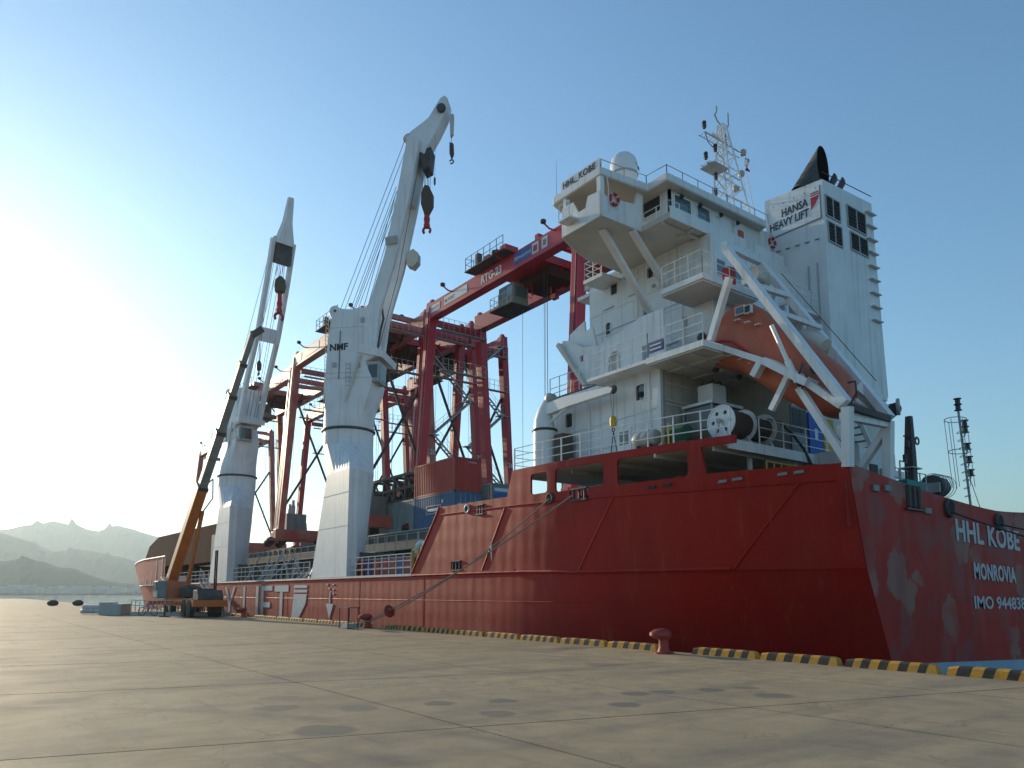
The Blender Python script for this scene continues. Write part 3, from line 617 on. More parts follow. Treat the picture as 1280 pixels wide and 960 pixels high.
# poop deck, mooring deck inside the side plating
m_=MB(); vs=[]
yy=[14.85,15.5,16,17,18,19,20,21,22,23,24.4]
for z in(6.42,6.62):
    for y in yy: vs.append((hx(y,5.4)+.09,y,z))
    for y in yy[::-1]: vs.append((2*CX-hx(y,5.4)-.09 if y>=20 else 31.4,y,z))
n=len(yy)*2; m_.add(vs,[tuple(range(n))[::-1],tuple(range(n,2*n))]+[(i,(i+1)%n,n+(i+1)%n,n+i) for i in range(n)]); m_.build('poop_deck','cream',ship)
MB().bb((19.75,14.79,6.34),(31.4,14.848,6.68)).build('deck_fascia','white',ship)
m_=MB(); vs=[]; yy=[11.44,12,13,14,15,16,18,20,22,24,32]
for y in yy: a=hx(y,4.4)+.08; vs+=[(a,y,4.32),(2*CX-a,y,4.32)]
m_.add(vs,[(2*i,2*i+1,2*i+3,2*i+2) for i in range(len(yy)-1)]); m_.build('mooring_deck','deckgrey',ship)
MB().bb((24.6,24.2,2.6),(37,24.4,6.42)).build('inner_bulkhead','white',ship)
MB().bb((24.6,15.8,4.33),(24.72,24.2,6.42)).build('inner_bulkhead','cream',ship)
for y in(15.2,17.2,19.2,21.5): MB().bb((18.9 if y>16 else 19.5,y-.04,6.28),(24.6,y+.04,6.42)).build('deck_beam','cream',ship)
MB().lathe([(.09,0),(.09,2.05)],(21.7,15.4,4.33),10).build('stanchion','white',ship)
MB().lathe([(.09,0),(.09,2.05)],(24.1,15.2,4.33),10).build('stanchion','white',ship)
# mooring winch and lockers seen through the openings
wn=thing('mooring_winch',(20.9,17.9,4.33),'pale grey rounded mooring winch seen through the widest bulwark opening','winch')
MB().lathe([(.45,0),(.45,.05),(.22,.05),(.22,.9),(.45,.9),(.45,.95)],(20.3,18.1,5.2),16,(0,-1,0)).build('drum','lgrey',wn,True)
MB().box((20.9,17.8,4.9),(.9,1.5,1.1),0,.8).build('gearbox','lgrey',wn,bevel=.06)
MB().box((20.2,17.2,5.65),(.3,.25,.22)).build('motor','lettred',wn)
wn=dup(wn,(20.8,22.9,4.33),'pale mooring winch behind the foremost and smallest bulwark opening')
for y,lab in((20.9,'grey locker with flat top seen through the second bulwark opening'),):
    t=thing('deck_locker',(20.6,y,4.33),lab,'locker'); MB().box((20.6,y,5.1),(1.2,1.4,1.5)).build('cabinet','grey',t,bevel=.04); MB().box((20.6,y,5.88),(1.3,1.5,.06)).build('lid','lgrey',t)
t=thing('yellow_barrier',(22.2,13.6,4.33),'yellow tubular barrier on the mooring deck below the white davit','barrier')
a,b=railing([(21.2,14.4,4.9),(24.6,14.4,4.9)],1.1,1,.45,.03,end=True); a.build('rail','yellow',t)
for i in range(9): MB().tube((21.2+.42*i,14.4,4.33),(21.2+.42*i,14.4,6.0),.03,6).build('upright','yellow',t)
# poop railings
rail_part('railing',ship,[(hx(y,5.4)+.08,y,6.68) for y in(24.35,22.5,20.5,18.5,16.5,14.55)],.95,3,1.25,.02,'white2',True)
rail_part('railing',ship,[(18.3,24.35,6.62),(21,24.35,6.62),(24,24.35,6.62)],.95,3,1.2,.018,'white2')
rail_part('railing',ship,[(21.6,14.9,6.66),(30,14.9,6.66)],.95,3,1.3,.018,'white2')

# ------------------------------------------------------------ superstructure
# lower block
LB=[(20.3,18.1),(22.4,18.1),(22.4,24.6),(20.3,24.6)]
def winU(y,z,w_=.22,h=.30): return rrect(y-w_,z-h,y+w_,z+h,.07,2)
def wall_x(X,y0,y1,z0,z1,wins,name,m,th=.12,arch=None):
    holes=[winU(*q[:2],*(q[2:] if len(q)>2 else ())) for q in wins]
    if arch: holes.append(arch)
    return plate([(y0,z0),(y1,z0),(y1,z1),(y0,z1)],holes,[],lambda u,v,t:(X+t,u,v),th,name,m,ship)
def port_window(X,y,z,w_=.22,h=.30,open_=False):
    o=plate(rrect(y-w_-.035,z-h-.035,y+w_+.035,z+h+.035,.09,2),[rrect(y-w_,z-h,y+w_,z+h,.07,2)],[],lambda u,v,t:(X-.03+t,u,v),.05,'window_frame','white2',ship)
    MB().prism(rrect(y-w_,z-h,y+w_,z+h,.07,2),lambda u,v,t:(X+.06+t,u,v),0,.02).build('pane','glass',o)
wins=[(19.1,9.22),(23.2,8.9)]
wall_x(20.3,18.1,24.6,6.62,10.02,wins,'lower_house_wall','white')
for q in wins: port_window(20.3,*q)
MB().bb((20.42,18.1,6.62),(27,18.22,10.0)).build('lower_house_wall','cream',ship)
MB().bb((20.42,24.48,6.62),(33,24.6,10.0)).build('lower_house_wall','white',ship)
MB().bb((20.3,18.1,10.02),(32.5,24.6,10.1)).build('lower_house_roof','deckgrey',ship)
MB().bb((20.33,18.02,6.7),(20.43,18.098,9.98)).build('corner_pipe','lgrey',ship)
# second-level recessed wall with the arched doorway
ar=[(20.35,10.12),(21.05,10.12),(21.05,10.95)]+[(20.7+.35*math.cos(R(a)),10.95+.35*math.sin(R(a))) for a in range(20,170,20)]+[(20.35,10.95)]
SC=[(17.9,10.1),(24.0,10.1),(24.0,10.8),(25.2,12.5),(25.0,12.75),(24.2,12.85),(22.9,12.2),(21.9,12.02),(20.6,12.2),(18.8,12.75),(17.9,12.8)]
plate([(18.1,10.1),(22.2,10.1),(24.0,12.45),(23.85,12.62),(23.4,12.5),(22.6,12.0),(21.7,11.8),(20.6,11.95),(19.2,12.3),(18.1,12.3)],
      [ar,rrect(22.5,11.35,22.78,11.65,.13,3),rrect(18.85,10.5,19.2,11.1,.05,2)],[],lambda u,v,t:(20.55+t,u,v),.12,'wing_screen_plate','white',ship)
MB().prism([(22.1,10.1),(22.3,10.1),(24.1,12.42),(23.95,12.52)],lambda u,v,t:(20.35+t,u,v),0,.7).build('screen_flange','cream',ship)
plate([(23.95,12.3),(23.9,13.0),(22.95,13.35),(22.9,12.85),(22.45,12.95),(22.2,12.0),(23.4,12.1)],[],[],lambda u,v,t:(21.0+t,u,v),.1,'wind_screen','white2',ship)
MB().bb((20.7,18.4,10.5),(20.74,18.9,11.1)).build('dark_window','glass',ship)
MB().bb((20.68,20.3,10.1),(20.9,21.1,12)).build('inner_recess','cream',ship)
for y in(20.5,20.85): MB().tube((20.5,y,10.1),(20.5,y,11.05),.02,6).build('door_post','white2',ship)
# upper house
UX=22.4
wins=[(22.5,15.05,.2,.30),(20.35,15.0,.17,.24),(20.65,13.28,.17,.28),(22.9,13.28,.14,.28)]
wall_x(UX,18.25,24.1,10.1,15.72,wins,'upper_house_wall','white')
for q in wins: port_window(UX,*q)
MB().bb((UX+.12,18.25,10.1),(31.5,18.37,15.72)).build('upper_house_wall','white',ship)
MB().bb((UX+.12,23.98,10.1),(31.5,24.1,15.72)).build('upper_house_wall','white',ship)
for z in(12.0,13.0,14.1,15.25): 
    MB().bb((UX-.018,18.25,z),(UX+.01,24.1,z+.035)).build('weld_line','white2',ship)
for y in(19.3,20.75,21.35,23.3): MB().bb((UX-.015,y,10.2),(UX+.01,y+.03,14.1)).build('weld_line','white2',ship)
for y,z in((22.1,15.3),(20.9,12.3),(19.6,11.6),(21.6,14.35),(23.2,14.2)):
    MB().tube((UX-.04,y,z),(UX-.04,y-.7,z+.02),.018,5).build('grab_rail','lgrey',ship)
# drain pipes and fittings on the port walls
for y in(18.7,21.1): MB().tube((UX-.06,y,10.1),(UX-.06,y,15.4),.03,6).build('pipe','white2',ship)
for y in(18.6,21.9): MB().tube((20.24,y,6.7),(20.24,y,9.9),.03,6).build('pipe','white2',ship)
MB().bb((20.26,19.6,6.75),(20.31,20.35,8.0)).build('house_door','white2',ship); MB().bb((20.245,19.75,7.35),(20.262,20.2,7.85)).build('door_window','glass',ship)
m_=MB()
for y in(18.85,19.05): m_.tube((20.22,y,7.6),(20.22,y,9.0),.012,5)
for k in range(6): m_.tube((20.22,18.85,7.7+.25*k),(20.22,19.05,7.7+.25*k),.01,5)
m_.build('wall_ladder','white2',ship)
for z in (8.35,7.35):
    MB().tube((20.27,18.3,z+.1),(20.27,24.3,z-.05),.012,5).build('pipe','white2',ship)
# forward platform at bridge level (left of the house)
MB().bb((21.3,22.1,15.2),(22.38,23.3,15.36)).build('forward_platform','white',ship); MB().bb((22.38,24.1,15.2),(24,24.9,15.36)).build('forward_platform','white',ship)
rail_part('railing',ship,[(21.35,22.2,15.36),(21.35,23.25,15.36),(22.3,23.25,15.36)],.8,3,.5,.018,'white2')
rail_part('railing',ship,[(20.35,24.5,10.1),(20.35,22.6,10.1)],.9,2,.7,.018,'white2')
# platform at Z 13 on the aft side, port corner
MB().bb((20.6,16.25,12.86),(23.9,18.25,13.06)).build('side_platform','white',ship)
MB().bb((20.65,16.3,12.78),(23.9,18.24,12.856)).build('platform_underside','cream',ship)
rail_part('railing',ship,[(20.65,18.2,13.06),(20.65,16.3,13.06),(23.8,16.3,13.06)],.9,3,.75,.017,'white2')
MB().bb((UX-.02,17.2,10.1),(UX+3.8,18.248,15.5)).build('aft_house_block','white',ship)
for x,z,w_ in((22.9,14.2,.3),(23.9,14.25,.3),(22.85,11.5,.28),(24.0,11.45,.28)): 
    o=MB().bb((x-w_,17.17,z-.35),(x+w_,17.198,z+.35)).build('window_frame','white2',ship); MB().bb((x-w_+.06,17.155,z-.29),(x+w_-.06,17.168,z+.29)).build('pane','glassblue',o)
# boat deck
MB().bb((19.5,15.45,9.9),(24.6,18.05,10.12)).build('boat_deck','white',ship)
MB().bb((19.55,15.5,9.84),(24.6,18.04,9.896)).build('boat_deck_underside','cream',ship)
MB().bb((19.5,18.052,9.96),(20.6,21.2,10.08)).build('side_walkway','white',ship)
rail_part('railing',ship,[(19.55,21.0,10.08),(19.55,18,10.12),(19.55,15.5,10.12)],.95,3,.8,.018,'white2')
MB().bb((19.49,17.2,10.25),(19.53,17.9,10.65)).build('blue_name_board','navy',ship)
for k in(0,1): MB().bb((19.475,17.28,10.33+.15*k),(19.488,17.82,10.38+.15*k)).build('board_text','signwhite',ship)
# wide aft deckhouse between boat deck and poop, engine casing and funnel block
MB().bb((24.6,15.5,6.62),(31.7,18.09,9.9)).build('aft_casing_wall','cream',ship)
MB().bb((24.65,15.45,9.9),(31.75,18.24,10.12)).build('casing_deck','white',ship)
FX0,FX1,FY0,FY1=27.6,31.6,15.5,18.24
fun=MB().add([(FX0,FY0,10.12),(FX1+.35,FY0,10.12),(FX1+.35,FY1,10.12),(FX0,FY1,10.12),(FX0,FY0,18.73),(FX1,FY0,18.95),(FX1,FY1,19.15),(FX0,FY1,18.95)],[(0,3,2,1),(4,5,6,7),(0,1,5,4),(1,2,6,5),(2,3,7,6),(3,0,4,7)]).build('funnel_casing','white',ship)
MB().bb((FX0-.03,FY0+.12,17.05),(FX0-.002,FY1,17.1)).build('panel_edge','grey',fun); MB().bb((FX0-.03,FY0+.1,17.05),(FX0-.002,FY0+.14,18.5)).build('panel_edge','grey',fun)
text_mesh('lettering','HANSA',.52,(FX0-.012,17.42,17.86),(0,-1,0),(0,0,1),'lettdark',fun,bold=.02,fit=1.24,fh=.34)
text_mesh('lettering','HEAVY LIFT',.52,(FX0-.012,18.02,17.40),(0,-1,0),(0,0,1),'lettdark',fun,bold=.02,fit=1.86,fh=.34)
def fp(pts): MB().prism(pts,lambda u,v,t:(FX0-.002-t,u,v),0,.012).build('emblem','lettred',fun)
fp([(16.05,18.27),(15.68,18.27),(15.69,18.31),(16.05,18.31)]); fp([(16.05,18.18),(15.67,18.18),(15.67,18.22),(16.05,18.22)])
fp([(16.05,18.12),(15.67,18.12),(15.72,17.98),(15.88,17.76),(16.05,17.6)])
def louver(x0,x1,z0,z1):
    o=MB(); y=FY0-.045
    o.bb((x0,y,z0),(x1,FY0-.002,z0+.06)); o.bb((x0,y,z1-.06),(x1,FY0-.002,z1)); o.bb((x0,y,z0+.06),(x0+.05,FY0-.002,z1-.06)); o.bb((x1-.05,y,z0+.06),(x1,FY0-.002,z1-.06))
    for k in(1,): xm=(x0+x1)/2; o.bb((xm-.03,y+.001,z0+.06),(xm+.03,FY0-.002,z1-.06))
    o=o.build('louver_frame','lgrey',fun)
    MB().bb((x0+.05,FY0-.012,z0+.06),(x1-.05,FY0-.004,z1-.06)).build('grille','black',o)
    n=5
    for k in range(n):
        z=z0+.08+(z1-z0-.16)*(k+.5)/n; MB().bar((x0+.06,FY0-.03,z),(x1-.06,FY0-.03,z),.012,.035,(0,.5,1)).build('slat','soot',o)
for a in((27.72,28.85,17.15,18.1),(27.8,28.9,16.05,16.98),(29.4,30.95,17.2,18.22),(29.55,31.0,16.2,17.05)): louver(*a)
for k in range(9): MB().bb((30.95,FY0-.16,18.35-.62*k),(31.7,FY0-.002,18.39-.62*k)).build('stair_lip','white2',fun)
MB().path([(FX0,FY0,19.05),(FX1,FY0,19.3)],.02,5).build('top_rail','dark',fun)
def scoop(x,y,z,r,ax,L0,k,name,h=(.62,-.78,0)):
    """leaning pipe whose mouth is cut obliquely towards aft and starboard"""
    ax=Vector(ax).normalized(); u=ax.cross(Vector((0,1,0))).normalized(); v=ax.cross(u); h=Vector(h); n=28; c=Vector((x,y,z))
    def pt(a,rr,t): 
        e=u*math.cos(a)+v*math.sin(a); return c+e*rr+ax*(t+(k*(.9-e.dot(h)*1.0) if t>0 else 0))
    base=[c+(u*math.cos(2*PI*i/n)+v*math.sin(2*PI*i/n))*r*.9 for i in range(n)]
    o=MB().loft([base,[pt(2*PI*i/n,r,L0) for i in range(n)],[pt(2*PI*i/n,r*.94,L0) for i in range(n)]],False).build(name,'soot',ship,True)
    MB().loft([[p_ for p_ in [pt(2*PI*i/n,r*.935,L0-.004) for i in range(n)]],[c+(u*math.cos(2*PI*i/n)+v*math.sin(2*PI*i/n))*r*.80+ax*.12 for i in range(n)]],False).build('throat','throatblack',o,True)
scoop(28.75,15.95,18.75,.15,(.62,0,.78),1.0,.22,'exhaust_pipe'); scoop(29.4,15.95,18.8,.15,(.62,0,.78),1.0,.22,'exhaust_pipe'); scoop(28.05,16.62,18.6,.66,(.48,-.28,.83),.55,1.3,'main_exhaust',(.12,-.99,0))
# platforms between upper house and funnel
for z in(10.9,13.0):
    MB().bb((25.2,15.9,z-.12),(27.58,17.15,z)).build('casing_platform','white',ship); rail_part('railing',ship,[(25.25,15.95,z),(27.5,15.95,z)],.85,3,.6,.017,'white2')
for x in(25.25,26.4): MB().bb((x,15.92,10.9),(x+.1,16.02,12.88)).build('platform_post','white2',ship)
MB().bb((26.2,17.25,10.12),(27.6,18.24,15.5)).build('casing_wall','white',ship)
# bridge
BX=20.3
m_=MB(); m_.prism([(BX,17.4),(31.6,17.4),(31.6,21.4),(41.3,21.4),(41.3,24.4),(22.38,24.4),(22.38,22.0),(20.4,21.92),(BX,21.88)],lambda u,v,t:(u,v,t),15.55,15.78); m_.build('bridge_deck','cream',ship)
MB().bb((BX-.02,17.34,15.5),(27.5,17.398,15.98)).build('bridge_deck_fascia','white',ship)
for x in(21.6,23.2,24.8,26.4): MB().bb((x,17.45,15.42),(x+.08,18.24,15.549)).build('deck_bracket','cream',ship)
MB().bb((BX,17.75,15.42),(28,17.83,15.548)).build('deck_bracket','cream',ship)
# wheelhouse walls, leaning windows
HX0=20.98; HY0=17.98
def wh_wall_aft():
    wz0,wz1=16.42,17.02
    holes=[rrect(21.25,wz0,22.2,wz1,.05,1),rrect(22.6,wz0,23.35,wz1,.05,1)]
    plate([(HX0,15.78),(27.55,15.78),(27.55,17.3),(HX0,17.3)],holes,[],lambda u,v,t:(u,HY0+t,v),.1,'wheelhouse_wall','white',ship)
    for a,b in((21.25,22.2),(22.6,23.35)):
        f_=plate(rrect(a-.05,wz0-.05,b+.05,wz1+.05,.05,1),[rrect(a,wz0,b,wz1,.05,1)],[],lambda u,v,t:(u,HY0-.03+t,v),.05,'window_frame','white2',ship)
        MB().bb((a,HY0+.05,wz0),(b,HY0+.07,wz1)).build('pane','glassblue',f_)
        for k in range(3): MB().bb((a+.03,HY0+.035,wz0+.12+.16*k),(b-.03,HY0+.048,wz0+.135+.16*k)).build('blind_slat','lgrey',f_)
wh_wall_aft()
ph=[rrect(18.45,16.5,19.35,17.15,.05,1),rrect(19.7,16.5,20.5,17.15,.05,1),rrect(20.8,16.5,21.6,17.15,.05,1)]
plate([(HY0,15.78),(21.75,15.78),(21.75,17.3),(HY0,17.3)],ph,[],lambda u,v,t:(HX0+t,u,v),.1,'wheelhouse_wall','white',ship)
for a,b in((18.45,19.35),(19.7,20.5),(20.8,21.6)):
    f_=plate(rrect(a-.04,16.46,b+.04,17.19,.05,1),[rrect(a,16.5,b,17.15,.05,1)],[],lambda u,v,t:(HX0-.03+t,u,v),.05,'window_frame','white2',ship)
    MB().bb((HX0+.05,a,16.5),(HX0+.07,b,17.15)).build('pane','glass',f_)
MB().bb((HX0+.1,21.65,15.78),(31.6,21.75,17.3)).build('wheelhouse_wall','white',ship)
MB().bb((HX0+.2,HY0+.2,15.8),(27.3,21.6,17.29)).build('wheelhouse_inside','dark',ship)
# wheelhouse roof with raised rim, wing roof
m_=MB(); RZ=17.3
poly=[(20.42,17.6),(26.7,17.6),(26.9,18.3),(31.0,18.3),(31.0,22.4),(20.4,22.4),(18.15,21.6),(18.15,18.84),(20.42,18.6)]
m_.prism(poly,lambda u,v,t:(u,v,t),17.18,17.50); m_.build('bridge_roof','white',ship,bevel=.04)
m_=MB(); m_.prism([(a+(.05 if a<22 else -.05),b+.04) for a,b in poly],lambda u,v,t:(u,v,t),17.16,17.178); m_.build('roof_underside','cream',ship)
# roof slope to the aft right
MB().add([(24.6,17.62,17.2),(29.2,17.8,16.6),(29.2,18.3,16.6),(24.6,18.3,17.2),(24.6,17.62,17.35),(29.2,17.8,16.95),(29.2,18.3,16.95),(24.6,18.3,17.35)],[(0,3,2,1),(4,5,6,7),(0,1,5,4),(1,2,6,5),(2,3,7,6),(3,0,4,7)]) if False else None
rail_part('railing',ship,[(18.3,18.95,17.5),(20.5,18.72,17.5),(20.55,17.72,17.5),(24.2,17.72,17.5),(27.0,17.72,17.5)],.38,1,1.0,.016,'lgrey')
# bridge wing: cab floor, bulwarks, posts
MB().prism([(18.2,18.87),(BX-.003,18.87),(BX-.003,21.9),(19.2,21.52),(18.2,21.05)],lambda u,v,t:(u,v,t),15.55,15.68).build('wing_floor','cream',ship)
plate([(18.2,15.56),(20.32,15.56),(20.32,16.62),(18.75,16.42),(18.2,16.42)],[],[],lambda u,v,t:(u,18.84+t,v),.06,'wing_bulwark','white',ship)
plate([(18.9,15.56),(21.05,15.56),(21.05,16.75),(20.4,16.75),(20.1,16.2),(19.7,16.2),(19.55,16.62),(18.9,16.55)],[],[],lambda u,v,t:(18.16+t,u,v),.05,'wing_bulwark','white',ship)
MB().prism([(18.2,21.06),(19.2,21.53),(20.4,21.93),(20.4,21.98),(19.2,21.6),(18.2,21.12)],lambda u,v,t:(u,v,t),15.56,16.6).build('wing_bulwark','white',ship)
MB().bb((17.7,20.1,15.9),(18.16,20.75,15.98)).build('wing_perch','white',ship)
for a,b in(((17.72,20.12,15.98),(17.72,20.73,15.98)),): rail_part('railing',ship,[a,b],.6,2,.6,.016,'white2')
for x,y,w_ in((18.28,18.98,.20),(18.28,20.95,.16),): MB().bb((x-w_/2,y-w_/2,15.6),(x+w_/2,y+w_/2,17.17)).build('wing_post','white2',ship)
MB().prism([(20.0,16.6),(20.33,16.6),(20.33,15.6),(20.45,17.17),(20.15,17.17)],lambda u,v,t:(u,18.86+t,v),0,.14).build('wing_post','white2',ship)
MB().path([(18.45,18.8,17.15),(18.5,18.8,16.9),(18.55,18.8,15.8)],.02,6).build('pipe','white2',ship)
# platform strip with railing in front of the wheelhouse's port side
rail_part('railing',ship,[(20.36,18.8,15.78),(20.36,17.46,15.78),(20.9,17.46,15.78)],.5,2,.6,.016,'white2')
MB().bar((18.9,19.6,15.56),(22.38,20.2,12.9),.16,.28,(0,1,0)).build('wing_strut','white2',ship)
MB().bar((19.9,18.98,15.56),(22.38,19.5,14.1),.16,.26,(0,1,0)).build('wing_strut','white2',ship)
# name board on the wing roof edge
nb=plate([(18.95,17.5),(21.15,17.5),(21.15,17.92),(18.95,17.92)],[],[],lambda u,v,t:(18.22+t,u,v),.03,'name_board','white2',ship)
text_mesh('lettering','HHL_KOBE',.37,(18.205,21.05,17.59),(0,-1,0),(0,0,1),'lettdark',nb,bold=.02,sx=.98,space=1.06,depth=.01)
# panels and fittings on the aft face of the wheelhouse
MB().bb((25.2,17.9,16.35),(25.5,17.978,16.75)).build('orange_box','orange',ship)
MB().bb((26.0,17.4,15.98),(26.04,17.43,16.7)).build('stanchion','white2',ship)
for x in(23.8,24.4,26.9,27.2): MB().bb((x,17.9,15.95+.3*random.random()),(x+.18,17.975,16.45)).build('junction_box','lgrey',ship)
for x in(21.5,22.6,23.9,25.0): MB().lathe([(.06,0),(.09,.12)],(x,17.85,17.02),8,(.0,-.5,-1)).build('floodlight','dark',ship)
# life rings
def liferaftring(c,ax,lab,ri=.21):
    t=thing('life_ring',c,lab,'life ring','red life rings on the bridge rails')
    MB().torus(c,ri,.055,ax,22,8).build('ring','lettred',t,True)
    for a in range(4):
        a0=PI/4+a*PI/2; MB().torus(c,ri,.058,ax,3,8,a0-.14,a0+.14).build('white_band','signwhite',t)
liferaftring((18.78,18.76,16.35),(0,1,0),'red and white life ring on the aft rail of the bridge wing')
liferaftring((26.6,17.3,16.35),(0,1,0),'red life ring on the rail left of the funnel, below the mast')
# radome
t=thing('satellite_dome',(20.8,20.2,17.5),'white satellite dome standing on the wheelhouse roof behind the name board','satellite dome')
MB().lathe([(.30,0),(.48,.18),(.56,.42),(.56,.92),(.50,1.14),(.34,1.32),(.12,1.4),(.01,1.41)],(20.8,20.2,18.25),24).build('dome','white2',t,True)
MB().lathe([(.58,.40),(.585,.43),(.58,.46)],(20.8,20.2,18.25),24).build('seam_band','lgrey',t,True)
for k in range(3): a=2*PI*k/3; MB().bar((20.8+.4*math.cos(a),20.2+.4*math.sin(a),17.5),(20.8+.25*math.cos(a),20.2+.25*math.sin(a),18.3),.08,.08).build('leg','white2',t)
text_mesh('lettering','SAILOR',.17,(20.95,19.66,19.0),(.85,.5,0),(0,0,1),'lettdark',t,bold=.03,depth=.02)
# whip aerials
for x,y,h,nmx in((18.6,21.9,1.9,'thin whip aerial'),(19.4,21.9,1.6,''),(23.7,17.9,1.3,''),(18.5,19.2,.5,'')):
    o=MB().tube((x,y,17.5),(x,y,17.5+h),.012,5,.006).build('aerial','lgrey',ship); MB().lathe([(.04,0),(.04,.35)],(x,y,17.5),6).build('aerial_base','grey',o)

# ------------------------------------------------------------ radar mast
mast=MB(); n=8; mx0,mx1=27.0,28.6; top=(27.05,27.35); zb,zt=17.2,23.35
def mc(t): 
    w_=(1-t)*1.6+t*.28; return 27.0+.0*t,27.0+w_,20-.5*w_,20+.5*w_
for t0,t1 in [(k/n,(k+1)/n) for k in range(n)]:
    a=mc(t0);b=mc(t1);z0=zb+(zt-zb)*t0;z1=zb+(zt-zb)*t1
    A=[(a[0],a[2],z0),(a[1],a[2],z0),(a[1],a[3],z0),(a[0],a[3],z0)];B=[(b[0],b[2],z1),(b[1],b[2],z1),(b[1],b[3],z1),(b[0],b[3],z1)]
    for i in range(4):
        mast.tube(A[i],B[i],.045,6); mast.tube(A[i],B[(i+1)%4],.025,5); mast.tube(B[i],B[(i+1)%4],.022,5)
mo=mast.build('mast','white2',ship)
def arm(z,xl,xr,y=20):
    o=MB(); o.tube((xl,y-.1,z),(xr,y-.1,z-.05),.03,6); o.tube((xl+.3,y,z-.3),(27.2,y,z-.8),.025,5); o.tube((xl,y-.1,z),(xl+.35,y,z-.32),.025,5)
    o.tube((xl,y+.25,z+.02),(xr,y+.25,z),.02,5)
    for k in range(6): x=xl+(27-xl)*k/6; o.tube((x,y-.1,z),(x+.12,y+.25,z+.02),.015,4)
    o.build('mast_arm','lgrey',mo)
arm(22.45,25.75,28.75); arm(21.0,25.85,28.2)
MB().bb((25.95,19.6,20.93),(27.0,20.4,20.98)).build('radar_platform','lgrey',mo)
MB().bb((26.0,19.9,21.05),(26.9,20.05,21.17)).build('radar_scanner','white2',mo)
MB().bb((26.3,19.9,22.55),(26.9,20.0,22.64)).build('radar_scanner','white2',mo)
for x,z in((25.72,22.6),(25.75,21.1),(26.45,21.75),(26.35,19.55),(26.4,20.35)):
    o=MB().lathe([(.07,0),(.08,.05),(.10,.06),(.10,.2),(.08,.21),(.07,.24),(.10,.25),(.10,.33),(.03,.36)],(x,19.9,z),8).build('signal_lamp','dark',mo,True)
for x,z in((28.55,22.35),(28.35,21.2),(27.9,20.3)): MB().lathe([(.12,0),(.16,.08),(.16,.2),(.08,.28)],(x,19.9,z),12).build('searchlight','lgrey',mo,True)
MB().path([(27.2,20,23.3),(26.85,20,23.45),(26.65,20,23.7),(26.8,20,23.95),(26.8,20,24.2)],.035,6).build('horn_pipe','lgrey',mo)
MB().path([(27.2,20,23.3),(27.5,20,23.3),(27.65,20,23.6),(27.65,20,24.2)],.035,6).build('horn_pipe','lgrey',mo)
MB().path([(27.4,19.8,17.3),(27.5,19.75,19.2),(27.2,19.8,21.6),(27.15,19.85,23)],.035,5).build('black_cable','dark',mo)
vs=[];fs=[]
for i in range(7):
    for k in range(5): vs.append((28.75+.05*k+.03*math.sin(i*1.7),19.9+.06*math.sin(i*1.3+k),22.4-.12*i-.03*k))
m_=MB().add(vs,[(i*5+k,(i+1)*5+k,(i+1)*5+k+1,i*5+k+1) for i in range(6) for k in range(4)])
fl=thing('flag',(28.75,19.9,21.6),'small limp red and white flag hanging from the right arm of the radar mast','flag'); m_.build('cloth','lettred',fl)
MB().bb((28.73,19.84,21.9),(28.86,19.97,22.2)).build('canton','signwhite',fl)
o=MB(); 
for dx in(0,.35): o.tube((28.5+dx,20,21.8),(30.2+dx*2,20.5,17.4),.012,4)
o.build('stay_wire','wire',mo)
for x,y in((22.5,22.5),(26.2,20.5)): MB().lathe([(.12,0),(.12,.5),(.2,.52),(.2,.62)],(x,y,17.5),10).build('roof_vent','white2',ship)

# ------------------------------------------------------------ lifeboat davit (welded frame)
dav=MB().bar((20.6,15.25,13.62),(20.6,11.2,7.2),.22,.40,(1,0,0)).build('davit_frame','white',ship)
def db(p,q,w_=.2,h=.25,n_='davit_beam',m='white',up=(1,0,0)): return MB().bar(p,q,w_,h,up).build(n_,m,dav)
db((23.4,15.75,13.95),(23.4,11.35,7.2),.22,.40); db((20.6,16.1,10.38),(20.6,13.6,9.0),.2,.26)
db((20.6,13.75,9.1),(20.6,12.3,8.05),.24,.62); db((20.6,12.35,8.05),(20.6,11.35,7.15),.2,.26); db((20.6,13.05,8.5),(20.6,13.72,7.5),.18,.16); db((20.6,13.95,9.2),(20.6,14.3,8.75),.22,.3)
db((23.4,16.3,10.5),(23.4,11.5,7.2),.2,.3); db((20.6,15.12,12.45),(20.6,16.0,10.45),.2,.22); db((23.4,15.3,12.7),(23.4,16.2,10.6),.2,.22)
db((20.62,15.3,13.72),(23.4,15.75,14.02),.22,.22,up=(0,0,1)); db((20.6,14.55,12.1),(23.4,14.6,12.3),.16,.18,up=(0,0,1)); db((20.62,13.4,10.7),(23.4,13.5,10.8),.14,.16,up=(0,0,1))
db((20.6,11.2,7.1),(20.72,11.36,5.35),.26,.26); db((23.4,11.4,7.1),(23.4,11.6,4.4),.26,.26); db((20.6,12.7,8.0),(20.8,11.4,5.5),.2,.24); db((23.4,11.45,6.9),(23.4,13.4,4.5),.2,.24); db((20.7,11.25,7.15),(23.3,11.35,7.15),.16,.2,'davit_beam','soot',(0,0,1))
db((23.4,11.45,7.0),(20.75,11.45,6.9),.2,.22,up=(0,0,1)); db((20.75,11.5,6.6),(22.5,12.6,4.6),.18,.22)
o=MB(); o.tube((20.42,13.45,10.2),(20.42,12.95,8.9),.075,8); o.tube((20.42,12.95,8.9),(20.42,12.6,8.05),.11,8); o.build('hydraulic_ram','white2',dav,True)
MB().lathe([(.05,0),(.05,.25)],(20.25,12.62,8.05),10,(1,0,0)).build('pivot_pin','soot',dav)
MB().path([(20.4,12.6,8.3),(20.35,12.4,8.7),(20.38,12.3,8.2),(20.4,12.5,7.9)],.035,5).build('hose','soot',dav)
